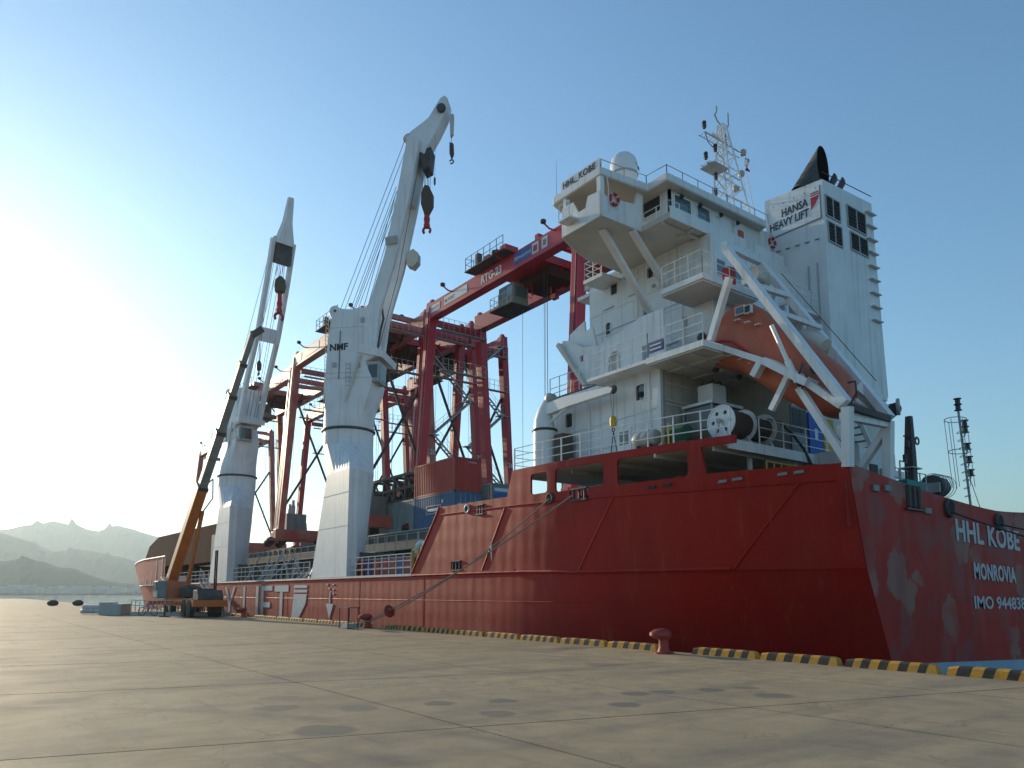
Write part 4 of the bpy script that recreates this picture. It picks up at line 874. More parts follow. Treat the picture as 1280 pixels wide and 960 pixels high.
MB().path([(20.9,11.3,7.9),(20.75,11.0,7.85),(20.7,10.95,7.5),(20.7,11.15,7.2)],.03,5).build('hose','dark',dav)
MB().path([(21.4,15.4,13.7),(21.7,15.3,13.2),(21.5,15.2,12.7),(21.9,15.3,12.6),(21.8,15.35,13.3)],.03,5).build('hose','dark',dav)
MB().lathe([(.3,0),(.3,.1),(.16,.12),(.16,.7),(.3,.72),(.3,.82)],(22.0,15.2,12.95),12,(1,0,0)).build('winch_drum','cream',dav,True)
MB().path([(23.2,14.8,13.2),(25.2,12.6,9.0)],.015,4).build('wire','wire',dav)
MB().bar((23.2,12.3,8.4),(23.9,11.8,7.6),.4,.3).build('sheave_box','white2',dav)
MB().lathe([(.26,0),(.28,.04),(.28,.1)],(24.4,11.6,7.75),14,(.4,-1,0)).build('lamp_front','lgrey',dav,True); MB().lathe([(.2,0),(.24,.3),(.12,.42)],(24.45,11.65,7.72),12,(.8,1,0)).build('lamp_body','soot',dav,True)
MB().bb((22.2,16.3,13.06),(22.6,16.6,13.75)).build('hose_box','lettred',ship)
# lifeboat
lb=thing('lifeboat',(22,14.4,8.6),'orange enclosed free-fall lifeboat sloping down in the white davit frame','lifeboat')
LT=[(17.3,10.78),(17.0,11.1),(16.6,11.4),(16.1,11.85),(15.75,12.0),(15.3,11.95),(14.85,11.6),(14.4,11.15),(13.8,10.5),(13.2,9.95),(12.5,9.25),(12.05,8.75),(11.8,8.4)]
LBt=[(17.3,10.35),(17.0,10.1),(16.6,9.85),(16.1,9.62),(15.75,9.46),(15.3,9.25),(14.85,8.85),(14.4,8.5),(13.8,8.0),(13.2,7.55),(12.5,7.2),(12.05,7.25),(11.8,7.5)]
HW=[.45,.75,.95,1.05,1.1,1.15,1.17,1.17,1.15,1.1,.92,.60,.25]
rings=[]; n=20
for (y,zt_),(y2,zb_),hw in zip(LT,LBt,HW):
    zg=zb_+(zt_-zb_)*.38; ring=[]
    for k in range(n):
        a=2*PI*k/n; c_,s_=math.cos(a),math.sin(a)
        tur=.62 if 14.7<y<16.2 and s_>.5 else 1
        x=22+hw*math.copysign(abs(c_)**.55,c_)*(tur if s_>.5 else 1)*(1-.18*max(0,s_)); z=zg+((zt_-zg) if s_>0 else (zg-zb_))*math.copysign(abs(s_)**.85,s_)
        ring.append((x,y,z))
    rings.append(ring)
MB().loft(rings).build('boat_hull','orange',lb,True)
gl=[(22-hw-.02,y,zb_+(zt_-zb_)*.38) for (y,zt_),(y2,zb_),hw in zip(LT,LBt,HW)]
MB().path(gl,.045,6).build('fender_strake','lettred',lb)
MB().path([(44-a,b,c) for a,b,c in gl],.045,6).build('fender_strake','lettred',lb)
for y,z,x,w_ in((15.28,11.50,21.36,.2),(14.92,11.42,21.30,.14)):
    f_=MB().bb((x-.04,y-w_,z-.15),(x+.08,y+w_,z+.15)).build('turret_window_frame','signwhite',lb); MB().bb((x-.06,y-w_+.04,z-.11),(x-.042,y+w_-.04,z+.11)).build('pane','glass',f_)
for k in range(4): y=15.9-.45*k; MB().bb((20.86,y-.13,10.05-.24*k),(20.93,y+.13,10.09-.24*k)).build('reflective_strip','signwhite',lb)
for k in range(3): y=15.2-.4*k; MB().bb((21.0,y-.1,11.05-.2*k),(21.12,y+.1,11.08-.2*k)).build('reflective_strip','signwhite',lb)
MB().lathe([(.16,0),(.2,.1),(.1,.25)],(20.95,16.55,10.75),10,(-.7,.3,.3)).build('porthole','dark',lb,True)
MB().torus((22,17.3,10.5),.12,.03,(1,0,0),12,6).build('lifting_eye','dark',lb)
MB().lathe([(.2,0),(.2,.05)],(20.95,12.3,8.6),12,(-1,-.3,.2)).build('hatch','dark',lb)
can=thing('raft_canister',(22.4,13.9,10.6),'pale canvas-covered canister lying on the davit rail behind the lifeboat','canister'); MB().lathe([(.05,0),(.3,.04),(.33,.2),(.33,.9),(.3,1.06),(.05,1.1)],(23.0,14.0,10.55),14,(0,-.8,-.6)).build('shell','cream',can,True)

# ------------------------------------------------------------ things on the poop
reel=thing('rope_reel',(21,15.6,6.66),'large double reel of brown rope with white perforated end disc on the poop corner','rope reel')
def disc(x,m='white2'):
    r_=.56; o=[]; outer=[(r_*math.cos(2*PI*k/28),r_*math.sin(2*PI*k/28)) for k in range(28)]
    holes=[[(.34*math.cos(2*PI*j/6)+.075*math.cos(2*PI*k/8),.34*math.sin(2*PI*j/6)+.075*math.sin(2*PI*k/8)) for k in range(8)] for j in range(6)]
    d=plate(outer,holes,[],lambda u,v,t:(x+t,15.65+u,7.48+v),.05,'end_disc',m,reel)
    MB().torus((x,15.65,7.48),r_,.03,(1,0,0),28,6).build('rim',m,d,True)
disc(20.55); disc(21.75); disc(22.9)
MB().lathe([(.44,0),(.47,.3),(.45,.6),(.47,.9),(.44,1.13)],(20.61,15.65,7.48),22,(1,0,0)).build('rope_coil','brown',reel,True)
MB().lathe([(.40,0),(.43,.3),(.41,.6),(.43,.8),(.40,1.08)],(21.81,15.65,7.48),22,(1,0,0)).build('rope_coil','brown',reel,True)
MB().lathe([(.09,-.12),(.09,2.6)],(20.5,15.65,7.48),10,(1,0,0)).build('axle','lgrey',reel)
for x in(20.45,21.7,22.98):
    o=MB(); o.bar((x,15.65,7.5),(x,15.25,6.66),.07,.07); o.bar((x,15.65,7.5),(x,16.05,6.66),.07,.07); o.bb((x-.06,15.1,6.66),(x+.06,16.2,6.72)); o.build('stand','white2',reel)
t=thing('rope_tail',(23,15.2,6.7),'thick dark hawser dropping from the reel over the poop edge','rope')
MB().path([(22.7,15.3,7.8),(23.2,15.1,7.7),(23.7,14.95,7.3),(24.1,14.8,6.8),(24.4,14.7,6.2),(24.8,14.5,5.5)],.05,8).build('hawser','soot',t,True)
t=thing('fan_unit',(22.3,16.8,6.62),'white boxy fan unit on top of a grey mesh cage behind the poop rail','fan unit')
MB().box((22.1,17.2,8.95),(.8,.7,.75)).build('casing','white2',t,bevel=.03); MB().bb((21.2,16.5,8.45),(23.0,17.9,8.55)).build('platform','white2',t)
MB().path([(21.7,17.0,9.33),(21.85,16.9,9.45),(22.0,17,9.35),(22.2,16.9,9.45),(22.5,17,9.33)],.03,5).build('hose','dark',t)
m_=MB()
for x in(21.25,22.1,22.95):
    for y in(16.55,17.85): m_.bar((x,y,6.62),(x,y,8.45),.06,.06)
m_.bb((21.22,16.52,6.62),(22.98,17.88,6.66)); m_.build('cage_frame','lgrey',t); MB().bb((21.3,16.6,6.7),(22.9,17.8,8.4)).build('mesh_infill','grey',t)
t=thing('life_raft',(19.2,17.9,6.62),'white ribbed life-raft barrel lying by the poop rail beside the green winch','life raft')
MB().lathe([(.05,0),(.25,.03),(.29,.1),(.29,.2),(.27,.22),(.29,.25),(.29,.6),(.27,.62),(.29,.65),(.29,.95),(.25,1.05),(.05,1.08)],(19.5,17.55,7.15),18,(0,1,0)).build('canister','lgrey',t,True)
for y in(17.75,18.3): MB().bb((19.2,y,6.62),(19.8,y+.06,6.9)).build('cradle','soot',t)
t=thing('covered_winch',(19.3,16.8,6.62),'deck winch under a dark green canvas cover, behind the poop rail','winch')
m_=MB().lathe([(.1,0),(.36,.04),(.4,.4),(.37,.75),(.1,.8)],(19.7,16.35,7.05),14,(0,1,0)); m_.build('canvas_cover','green',t,True)
MB().box((19.7,16.75,6.72),(.6,1.0,.2)).build('base','dark',t)
for y in(17.2,16.9): MB().tube((19.3,y,6.62),(19.3,y,7.5),.03,6).build('yellow_post','yellow',t)
t=thing('brown_winch',(20,15.9,6.62),'rust-brown low winch between the green cover and the mesh cage','winch')
MB().lathe([(.05,0),(.26,.02),(.26,.6),(.05,.62)],(20.0,15.9,7.0),12,(0,1,0)).build('drum','brown',t,True); MB().box((20.0,16.2,6.7),(.5,.7,.16)).build('base','dark',t)
# ropes and clutter on the poop
t=thing('rope_coil',(21.2,21.5,6.65),'coil of pale rope lying on the poop between the small crane and the house door','rope')
for k in range(4): MB().torus((19.2,21.6,6.68+.06*k),.3-.02*k,.035,(0,0,1),18,5).build('loop','rope',t,True)
# poop crane
pc=thing('provision_crane',(19.6,23.97,6.62),'white provisions crane on the poop with its jib laid level beside the house','crane')
MB().lathe([(.62,0),(.6,.12),(.5,.2),(.5,2.0)],(19.6,23.97,6.5),24).build('pedestal','white2',pc,True)
MB().lathe([(.53,0),(.55,.03),(.55,.07),(.53,.1)],(19.6,23.97,8.45),24).build('slewing_ring','dark',pc,True)
m_=MB().loft([[(19.6+.48*math.cos(2*PI*k/12),23.97+.48*math.sin(2*PI*k/12),8.52) for k in range(12)],[(19.6+.42*math.cos(2*PI*k/12),24.02+.42*math.sin(2*PI*k/12),8.95) for k in range(12)],[(19.6+.25*math.cos(2*PI*k/12),24.0+.36*math.sin(2*PI*k/12),9.45) for k in range(12)],[(19.6+.2*math.cos(2*PI*k/12),23.75+.25*math.sin(2*PI*k/12),9.75) for k in range(12)]])
m_.build('turret','white2',pc,True)
MB().prism([(24.05,9.35),(23.6,9.62),(22.6,9.66),(20.0,9.50),(19.75,9.4),(19.85,9.25),(22.2,9.22),(23.9,9.12)],lambda u,v,t:(19.45+t,u,v),0,.3).build('jib','white2',pc)
text_mesh('lettering','MARNAVI',.17,(19.44,23.0,9.5),(0,-1,-.05),(0,0,1),'lettdark',pc,bold=.02) if False else None
MB().lathe([(.03,0),(.17,.02),(.17,.12),(.03,.14)],(19.5,19.82,9.38),14,(1,0,0)).build('tip_sheave','soot',pc,True)
MB().tube((19.6,23.7,8.75),(19.6,22.5,9.25),.07,8).build('luffing_ram','white2',pc,True)
m_=MB().lathe([(.05,0),(.2,.05),(.2,.4),(.05,.45)],(19.4,23.6,9.85),10,(1,0,0)); m_.build('winch','lgrey',pc,True)
MB().path([(19.6,23.6,9.98),(19.6,22.2,10.02),(19.6,21,9.85),(19.6,20.3,9.62)],.015,4).build('hose','soot',pc)
MB().path([(19.6,19.82,9.3),(19.6,19.84,8.35)],.012,4).build('wire','wire',pc); MB().path([(19.6,20.0,9.3),(19.6,19.9,8.35)],.012,4).build('wire','wire',pc)
hk=MB().lathe([(.02,0),(.12,.06),(.14,.22),(.12,.4),(.04,.46)],(19.6,19.87,7.9),10).build('hook_block','yellow',pc,True)
MB().torus((19.6,19.87,7.82),.07,.022,(1,0,0),10,5).build('hook','soot',hk); MB().path([(19.6,20.05,6.75),(19.6,19.87,7.75),(19.6,19.65,6.75)],.02,5).build('sling','soot',pc)
MB().bb((19.55,22.75,6.62),(20.1,23.3,8.2)).build('machinery_house','brown',pc)
t=thing('deck_store',(20.0,25,6.62),'dark brown weathered locker standing behind the small white crane','locker') if False else None
for x in(20.9,21.5,22.7,23.3,23.9): MB().tube((x,18.06,6.7),(x,18.06,9.8),.028,6).build('pipe','lgrey',ship)
for z in(8.6,8.75,9.4): MB().tube((20.5,18.03,z),(24.5,18.03,z),.022,6).build('pipe','white2',ship)
for x,z,m_n in((21.15,7.9,'lgrey'),(22.4,8.1,'white2'),(23.6,7.7,'lgrey'),(24.1,8.3,'lettred')): MB().bb((x-.15,17.98,z-.2),(x+.15,18.09,z+.2)).build('junction_box',m_n,ship)
for x in(20.6,22.0,23.4): MB().bb((x,15.5,9.78),(x+.08,18.1,9.838)).build('deck_beam','cream',ship)
for y in(16.0,17.0): MB().bb((19.6,y,9.76),(24.5,y+.07,9.778)).build('deck_beam','cream',ship)
for x in(21.6,23.0): MB().lathe([(.05,0),(.12,.06),(.12,.14)],(x,16.6,9.62),8).build('deck_lamp','soot',ship)
for y,z in((19.0,11.2),(19.0,13.9),(23.6,11.8),(21.6,15.2),(20.0,14.3)): MB().lathe([(.03,0),(.08,.08),(.08,.2)],(22.3,y,z),8,(-1,0,-.6)).build('wall_lamp','lgrey',ship)
for y in(18.5,20.2,22.4): MB().bb((UX-.05,y,12.1),(UX-.002,y+.25,12.5)).build('junction_box','lgrey',ship)
for z in(10.9,13.2): MB().tube((UX-.05,18.4,z),(UX-.05,24.0,z),.02,5).build('pipe','white2',ship)
# casing port side: pipes, platform ladder and lamps
for y in(15.9,16.3,17.6): MB().tube((27.55,y,10.2),(27.55,y,15.2),.03,6).build('pipe','lgrey',ship)
m_=MB()
for y in(17.75,18.05): m_.tube((27.52,y,10.2),(27.52,y,17.0),.016,5)
for k in range(24): m_.tube((27.52,17.75,10.4+.28*k),(27.52,18.05,10.4+.28*k),.012,5)
m_.build('casing_ladder','white2',ship)
for k in range(5): MB().tube((27.56,15.75+.45*k,16.2+.04*k),(27.56,15.95+.45*k,16.22+.04*k),.02,5).build('grab_rail','soot',ship)
for k in range(5): MB().lathe([(.03,0),(.04,.03)],(27.57,15.8+.5*k,18.45),6,(-1,0,0)).build('lug','lgrey',ship)
# doors on the casing under the davit
MB().bb((24.3,15.38,6.66),(25.3,15.44,8.6)).build('louvre_screen','grey',ship)
for k in range(2): MB().bb((24.35+.5*k,15.36,7.6),(24.8+.5*k,15.378,8.5)).build('mesh_pane','soot',ship)
o=MB().bb((25.5,15.4,6.66),(26.4,15.46,8.5)).build('blue_door','blue',ship); MB().bb((25.85,15.385,7.5),(26.05,15.398,7.9)).build('notice','signwhite',o)
MB().bb((26.5,15.4,6.66),(27.2,15.46,8.4)).build('yellow_door','yellow',ship)
# stair by the casing
st=MB(); st.bar((27.1,15.2,8.9),(28.6,14.9,6.7),.05,.2,(0,1,0)); st.bar((27.1,14.6,8.9),(28.6,14.4,6.7),.05,.2,(0,1,0)); st=st.build('stair','white2',ship)
for k in range(9): MB().box((27.15+.165*k,14.85,8.8-.25*k),(.22,.6,.03)).build('step','grey',st)
# right-hand low deckhouse behind the transom
MB().bb((24.9,13.2,4.35),(27.4,15.3,6.75)).build('aft_deckhouse','white',ship)
MB().bb((25.5,13.15,5.3),(26.0,13.198,6.2)).build('mesh_pane','soot',ship)
for x in(24.95,26.2,26.8): MB().bb((x,13.12,5.6),(x+.25,13.198,6.1)).build('junction_box','lgrey',ship)
MB().tube((26.6,13.12,4.5),(26.6,13.12,6.7),.03,6).build('pipe','blue',ship)
# small aft mast, teal box, reel under cover and caged lamp mast on the stern
am=MB().loft([[(25.9+.16*a,12+.16*b,4.4) for a,b in((-1,-1),(1,-1),(1,1),(-1,1))],[(25.98+.14*a,12+.14*b,6.4) for a,b in((-1,-1),(1,-1),(1,1),(-1,1))],[(26.08+.09*a,12+.09*b,7.75) for a,b in((-1,-1),(1,-1),(1,1),(-1,1))]]).build('stern_mast','soot',ship)
MB().path([(25.6,12,7.0),(26.5,12,7.0)],.03,5).build('yard','soot',am); MB().torus((26.55,12,6.95),.13,.03,(0,1,0),12,5).build('horn','soot',am)
MB().bb((25.65,11.8,5.9),(26.35,12.2,5.94)).build('mast_platform','lgrey',am)
MB().path([(25.2,12,5.2),(25.2,12,6.1),(25.7,12,6.1)],.025,5).build('rail','lgrey',am)
for x,z in((25.5,6.1),(25.75,6.6)): MB().lathe([(.08,0),(.08,.22),(.04,.25)],(x,11.95,z),8).build('stern_lamp','dark',am)
m_,b_=railing([(24.5,12,4.9),(25.7,12,4.85),(27.0,12,4.85)],.95,3,.5,.018); m_.add(b_.v,b_.f); m_.build('railing','lgrey',ship)
MB().bb((25.0,11.7,5.0),(26.1,12.2,5.42)).build('teal_box','teal',ship)
br=thing('stern_reel',(28,11.9,4.6),'dark cylindrical rope reel with a light guard on the stern rail','rope reel')
MB().lathe([(.05,0),(.36,.02),(.38,.3),(.36,.6),(.38,.95),(.05,1.0)],(27.6,12.1,5.5),18,(1,.15,0)).build('drum','soot',br,True)
m_=MB()
for k in range(5): m_.torus((27.75+.2*k,12.1,5.5),.42,.012,(1,.15,0),18,4)
m_.build('guard_hoop','lgrey',br); MB().bb((27.42,11.75,5.2),(27.5,12.4,5.55)).build('side_plate','lgrey',br)
lm=MB().tube((30.5,12,4.6),(30.05,12,8.55),.045,8).build('lamp_mast','lgrey',ship)
for z in(8.15,6.95):
    xo=30.05+(8.55-z)*.114; MB().torus((xo-.38,12,z),.36,.016,(.1,0,1),20,5).build('ladder_hoop','lgrey',lm)
m_=MB()
for a in(60,120,180,240,300): 
    dx,dy=.36*math.cos(R(a)),.36*math.sin(R(a)); m_.tube((30.1-.38+dx+.0,12+dy,8.15),(30.1-.38+dx+.28,12+dy,5.6),.012,4)
m_.build('ladder_cage','lgrey',lm)
for k in range(9):
    z=7.7-.3*k; xo=30.05+(8.55-z)*.114; MB().torus((xo-.14,12,z),.10,.012,(0,.3,1),10,4).build('rung','lgrey',lm)
for k,z in enumerate((7.75,7.1,6.6,6.1)):
    xo=30.05+(8.55-z)*.114; o=MB().path([(xo,12,z-.22),(xo+.30,12,z-.14),(xo+.36,12,z-.02)],.022,5).build('lamp_bracket','lgrey',lm)
    MB().lathe([(.15,0),(.15,.02),(.09,.04),(.09,.20),(.15,.22),(.15,.25)]+([(.09,.27),(.09,.44),(.15,.46),(.15,.49)] if k==0 else []),(xo+.36,12,z),10).build('stern_lamp','dark',lm,True)
MB().lathe([(.14,0),(.14,.02),(.09,.04),(.09,.20),(.14,.22),(.14,.25),(.09,.27),(.09,.42),(.14,.44),(.14,.47)],(30.05,12,8.55),10).build('stern_lamp','dark',lm,True)
MB().path([(30.2,12,6.6),(31.3,12,4.9)],.014,4).build('stay','lgrey',lm)

# ------------------------------------------------------------ hatch coamings, main-deck fittings
HC=24.0
co=MB().bb((HC,34.2,2.6),(42.5,104,4.55)).build('hatch_coaming','deckgrey',ship)
m_=MB().bb((HC-.15,34.1,4.553),(42.7,104.2,5.15)).build('hatch_cover','deckgrey',ship)
for k in range(56): 
    y=34.6+1.22*k; MB().prism([(0,2.6),(-1.1,2.6),(-.55,4.4),(0,4.5)],lambda u,v,t,y=y:(HC+u,y+t,v),0,.05).build('coaming_bracket','grey' if k%3 else 'lgrey',co)
m_=MB(); 
for z in(3.4,4.2): m_.bb((HC-.6,34.3,z),(HC-.02,103.9,z+.05))
m_.bb((HC-1.15,34.3,4.42),(HC-.26,103.9,4.48)); m_.build('walkway','lgrey',co)
m_,b_=railing([(HC-1.1,34.3,4.48),(HC-1.1,104,4.48)],.95,2,1.5,.02); m_.add(b_.v,b_.f); m_.build('railing','lgrey',co)
rl=None
rail_part('railing',ship,[(18.3,33.0,2.62),(18.3,40.2,2.62)],1.05,3,.82,.024,'lettwhite',True)
rail_part('railing',ship,[(18.3,46.3,2.62),(18.3,56.5,2.62)],1.05,3,1.0,.024,'lgrey')
rail_part('railing',ship,[(18.3,56.5,2.62),(18.3,62.5,2.62)],1.05,3,1.0,.024,'lgrey')
rail_part('railing',ship,[(18.3,70,2.62),(18.3,88,2.62)],1.05,3,1.5,.024,'lettwhite')
# steel legs, lashing gear and rods standing along the deck
random.seed(12)
lash=MB()
for k in range(26):
    y=46.8+.62*k; z=2.62
    lash.bar((18.9+random.random()*2,y,z),(19.2+random.random()*2,y+random.uniform(-.2,.9),z+random.uniform(1.2,2.1)),.07,.12)
lash.build('lashing_stanchion','lgrey',ship)
cr=['crateRed','navy','crateRed','crateRed','crateRed','navy','crateRed']
for k in range(7):
    y=34.3+.95*k; t=thing('lashing_bin',(19.6,y,2.6),['reddish bin','dark blue bin'][cr[k]=='navy']+' behind the white rail'+[', nearest the slanted red plating',', second from the slanted plating',', third from the slanted plating',', fourth from the slanted plating',', fifth from the slanted plating',', second from the crane pedestal',', beside the crane pedestal'][k],'bin','steel bins behind the main-deck rail')
    m_=MB(); x0,x1,y0_,y1_=19.1,20.2,y,y+.85
    m_.bb((x0,y0_,2.66),(x0+.04,y1_,3.55)); m_.bb((x1-.04,y0_,2.66),(x1,y1_,3.55)); m_.bb((x0+.04,y0_,2.66),(x1-.04,y0_+.04,3.55)); m_.bb((x0+.04,y1_-.04,2.66),(x1-.04,y1_,3.55)); m_.bb((x0+.04,y0_+.04,2.66),(x1-.04,y1_-.04,2.7)); m_.build('body',cr[k],t)
    MB().bb((x0-.03,y0_-.02,3.56),(x0+.03,y1_+.02,3.62)).build('rim','lgrey',t); MB().bb((x0-.03,y0_,3.05),(x0-.002,y1_,3.1)).build('band','lgrey',t)
# white rollers/ventilators near the slanted plating
for k in range(4):
    y=35.2+.62*k; t=thing('vent_head',(21.6,y,2.6),'white goose-neck vent head '+['nearest the slanted red plating','second from the slanted plating','third from the slanted plating','farthest from the slanted plating'][k],'vent','row of white vent heads on the main deck')
    MB().path([(21.6,y,2.6),(21.6,y,4.25),(21.45,y,4.5),(21.1,y,4.55),(20.9,y,4.3),(20.9,y,3.9)],.13,10).build('pipe','white2',t,True); MB().lathe([(.18,0),(.18,.25)],(20.9,y,3.7),10).build('mouth','lgrey',t,True)
t=thing('lashing_gallows',(20.5,33.6,2.6),'yellow steel frame beside the white vent heads on the main deck','frame'); m_=MB()
for y in(33.5,34.1): m_.bar((19.0,y,2.6),(19.0,y,3.9),.12,.12)
m_.bar((19.0,33.5,3.9),(19.0,34.1,3.9),.12,.12); m_.build('upright','yellow',t)
# forecastle
for sg in(-1,1):
    yy=[87,92,98,105,110,115,120,125,130,135,140,145,150,155,158,160.5,163]; m_=MB(); vs=[]
    for y in yy:
        for z in(2.6,4.2,5.6): a=hx(y,z); vs.append((a if sg<0 else 2*CX-a,y,z))
        a=hx(y,5.6)+.12; vs.append((a if sg<0 else 2*CX-a,y,5.6))
    m_.add(vs,[(i*4+k,(i+1)*4+k,(i+1)*4+k+1,i*4+k+1) for i in range(len(yy)-1) for k in range(3)]); m_.build('forecastle_side','crateRed',ship,True)
for y in(88,91,94,97,100,103): MB().bb((hx(y,3)-.05,y,2.6),(hx(y,3)+.03,y+.25,5.6)).build('bulwark_rib','cream',ship)
MB().path([(hx(y,5.6)-.02,y,5.62) for y in(87,92,98,105,115,130,150,160)],.09,6).build('bulwark_cap','lettwhite',ship)
m_=MB(); vs=[]
for y in(87,98,110,125,140,155,162.5): a=hx(y,5)+.1; vs+=[(a,y,4.6),(2*CX-a,y,4.6)]
m_.add(vs,[(2*i,2*i+1,2*i+3,2*i+2) for i in range(6)]); m_.build('forecastle_deck','deckgrey',ship)
MB().prism([(72,4.6),(72,8.1),(96.5,8.3),(101.5,7.4),(103.5,6.0),(101,4.6)],lambda u,v,t:(t,u,v),19.3,21.5).build('breakwater_block','bowbrown',ship)
MB().bb((18.9,70,2.6),(20,71.9,7)).build('forecastle_house','grey',ship)

# ------------------------------------------------------------ heavy deck cranes
def deck_crane(C,az,label,boom,beam_off,boom_w,closed,jib,hook,cw,wires,letters):
    cx,cy=C; root=thing('deck_crane',(cx,cy,2.6),label,'crane','white heavy deck cranes on the ship')
    A=R(az); b=(math.sin(A),math.cos(A)); nn=(math.cos(A),-math.sin(A))
    P=lambda r,off,z:(cx+b[0]*r+nn[0]*off,cy+b[1]*r+nn[1]*off,z)
    # pedestal: flat port side and slanting aft face blending into the round collar
    n=32; base=[(18.2,cy-3.85),(18.85,cy-3.75),(19.9,cy-2.3),(20.75,cy-.6),(20.9,cy+1.5),(20.0,cy+1.5),(18.2,cy+1.5)]
    def resample(poly):
        out=[]
        for k in range(n):
            a=2*PI*k/n; d=Vector((math.cos(a),math.sin(a))); best=0; c0=Vector((19.6,cy-.4))
            for p,q in zip(poly,poly[1:]+poly[:1]):
                p=Vector(p)-c0;q=Vector(q)-c0;e=q-p; den=d.x*e.y-d.y*e.x
                if abs(den)<1e-9: continue
                s_=(p.x*e.y-p.y*e.x)/den; u_=(p.x*d.y-p.y*d.x)/den
                if s_>0 and -1e-6<=u_<=1+1e-6: best=max(best,s_)
            out.append((c0.x+d.x*best,c0.y+d.y*best))
        return out
    # make the corner crisp: explicit polygon rings with matching vertex counts
    def ring_poly(z,k):
        out=[]
        for i,(x,y) in enumerate(basep):
            sh=min(1,max(0,(z-2.6)/6.4)); y=y-2.1*sh*max(0,(y-(cy-3.85))/5.35)
            a=ang[i]; cxr,cyr=cx+1.6*math.cos(a),cy+1.6*math.sin(a); out.append((x+(cxr-x)*k,y+(cyr-y)*k,z))
        return out
    basep=[];ang=[]
    for i,(p,q) in enumerate(zip(base,base[1:]+base[:1])):
        for s_ in range(9): basep.append((p[0]+(q[0]-p[0])*s_/9,p[1]+(q[1]-p[1])*s_/9))
    a0=math.radians(225); tot=0; L_=[0]
    for p,q in zip(basep,basep[1:]+basep[:1]): tot+=math.hypot(q[0]-p[0],q[1]-p[1]); L_.append(tot)
    ang=[math.atan2(y-cy,x-cx) for x,y in basep]
    
    rings=[ring_poly(2.6,0),ring_poly(9.0,.0),ring_poly(11.1,1.0)]
    ped=MB().loft(rings).build('pedestal','craneface',root)
    MB().lathe([(1.6,0),(1.6,.87)],(cx,cy,11.08),40).build('pedestal_collar','craneface',root,True)
    MB().bb((18.188,cy-3.8,5.6),(18.198,cy+.6,5.63)).build('weld_seam','lettwhite',ped); MB().bb((18.188,cy-3.8,7.6),(18.198,cy-.1,7.63)).build('weld_seam','lettwhite',ped)
    MB().bb((18.95,cy-3.2,2.62),(23.6,cy+2.2,4.1)).build('pedestal_foot_house','deckgrey',root)
    MB().lathe([(1.62,0),(1.72,.04),(1.72,.14),(1.62,.18)],(cx,cy,11.93),40).build('slewing_ring','dark',root,True)
    # column
    col=MB(); w_=cw
    pr=[(-1.30,12.1),(-1.30,15),(-1.15,17.5),(-.95,19.3),(-1.12,19.75),(-1.0,20.1),(-.65,20.2),(-.35,19.95),(.4,19.85),(1.0,19.95),(1.55,19.9),(1.9,17.6),(2.15,17.2),(2.15,16.6),(1.45,16.3),(2.05,14.4),(1.95,12.9),(1.62,12.1)]
    sec=[]
    pr=[(-1.24,15.2)]+[q for q in pr if q[1]>15.2 or q==(1.45,16.3)]+[(1.95,15.2)]
    col.prism(pr,lambda u,v,t:P(u,t,v),-w_,w_)
    col=col.build('column','craneface',root,bevel=.12)
    nq=32; RG=[]
    for z,k_ in((12.1,0),(12.9,.12),(13.8,.5),(14.6,.85),(15.21,1)):
        rg=[]
        for i in range(nq):
            a=2*PI*i/nq; ca_,sa_=math.cos(a),math.sin(a); m__=max(abs(ca_),abs(sa_)); qr,qo=ca_/m__,sa_/m__
            rr_=(.355+1.595*qr); oo_=cw*qo; rg.append(P(1.6*ca_*(1-k_)+rr_*k_,1.6*sa_*(1-k_)+oo_*k_,z))
        RG.append(rg)
    MB().loft(RG).build('column_collar','craneface',root,True)
    MB().prism([(1.0,16.9),(2.6,16.5),(2.7,16.9),(1.1,17.5)],lambda u,v,t:P(u,t,v),-cw-.12,cw+.12).build('heel_bracket','craneface',col)
    cb=MB().prism([(1.5,15.0),(2.35,15.0),(2.4,16.3),(1.5,16.3)],lambda u,v,t:P(u,t,v),-.2,cw-.08).build('operator_cab','lgrey',col)
    MB().prism([(2.36,15.15),(2.39,16.1),(2.41,16.1),(2.38,15.15)],lambda u,v,t:P(u,t,v),-.1,cw-.18).build('cab_window','glass',cb)
    MB().prism([(1.65,15.25),(2.25,15.25),(2.25,16.1),(1.65,16.1)],lambda u,v,t:P(u,t,v),cw-.079,cw-.06).build('cab_window','glass',cb)
    MB().bar(P(1.15,cw+.12,16.7),P(.25,cw+.12,13.4),.09,.16).build('vent_duct','cream',col)
    MB().bb((P(-.25,cw+.03,0)[0]-.02,P(-.25,cw+.03,0)[1]-.02,15.2),(P(-.25,cw+.03,0)[0]+.02,P(-.25,cw+.03,0)[1]+.02,18.4)).build('cable','soot',col)
    MB().lathe([(.05,0),(.09,.05)],P(-.65,cw,19.75),10,(nn[0],nn[1],0)).build('pin','soot',col)
    for z in(14.2,14.5): MB().bar(P(-.1,cw+.01,z),P(.6,cw+.01,z),.02,.03).build('step_iron','soot',col)
    m_=MB()
    for k in range(8): m_.bar(P(.2,cw+.04,14.2+.28*k),P(.5,cw+.04,14.2+.28*k),.025,.025)
    for r in(.2,.5): m_.bar(P(r,cw+.04,14.1),P(r,cw+.04,16.3),.02,.02)
    m_.build('ladder','lgrey',col)
    for z in(12.7,15.6,18.6): MB().prism([(-1.26 if z>15 else -1.0,z),(1.3,z),(1.3,z+.025),(-1.26 if z>15 else -1.0,z+.025)],lambda u,v,t:P(u,t,v),cw if z>15 else cw-.3,cw+.006 if z>15 else cw-.29).build('weld_seam','lgrey',col)
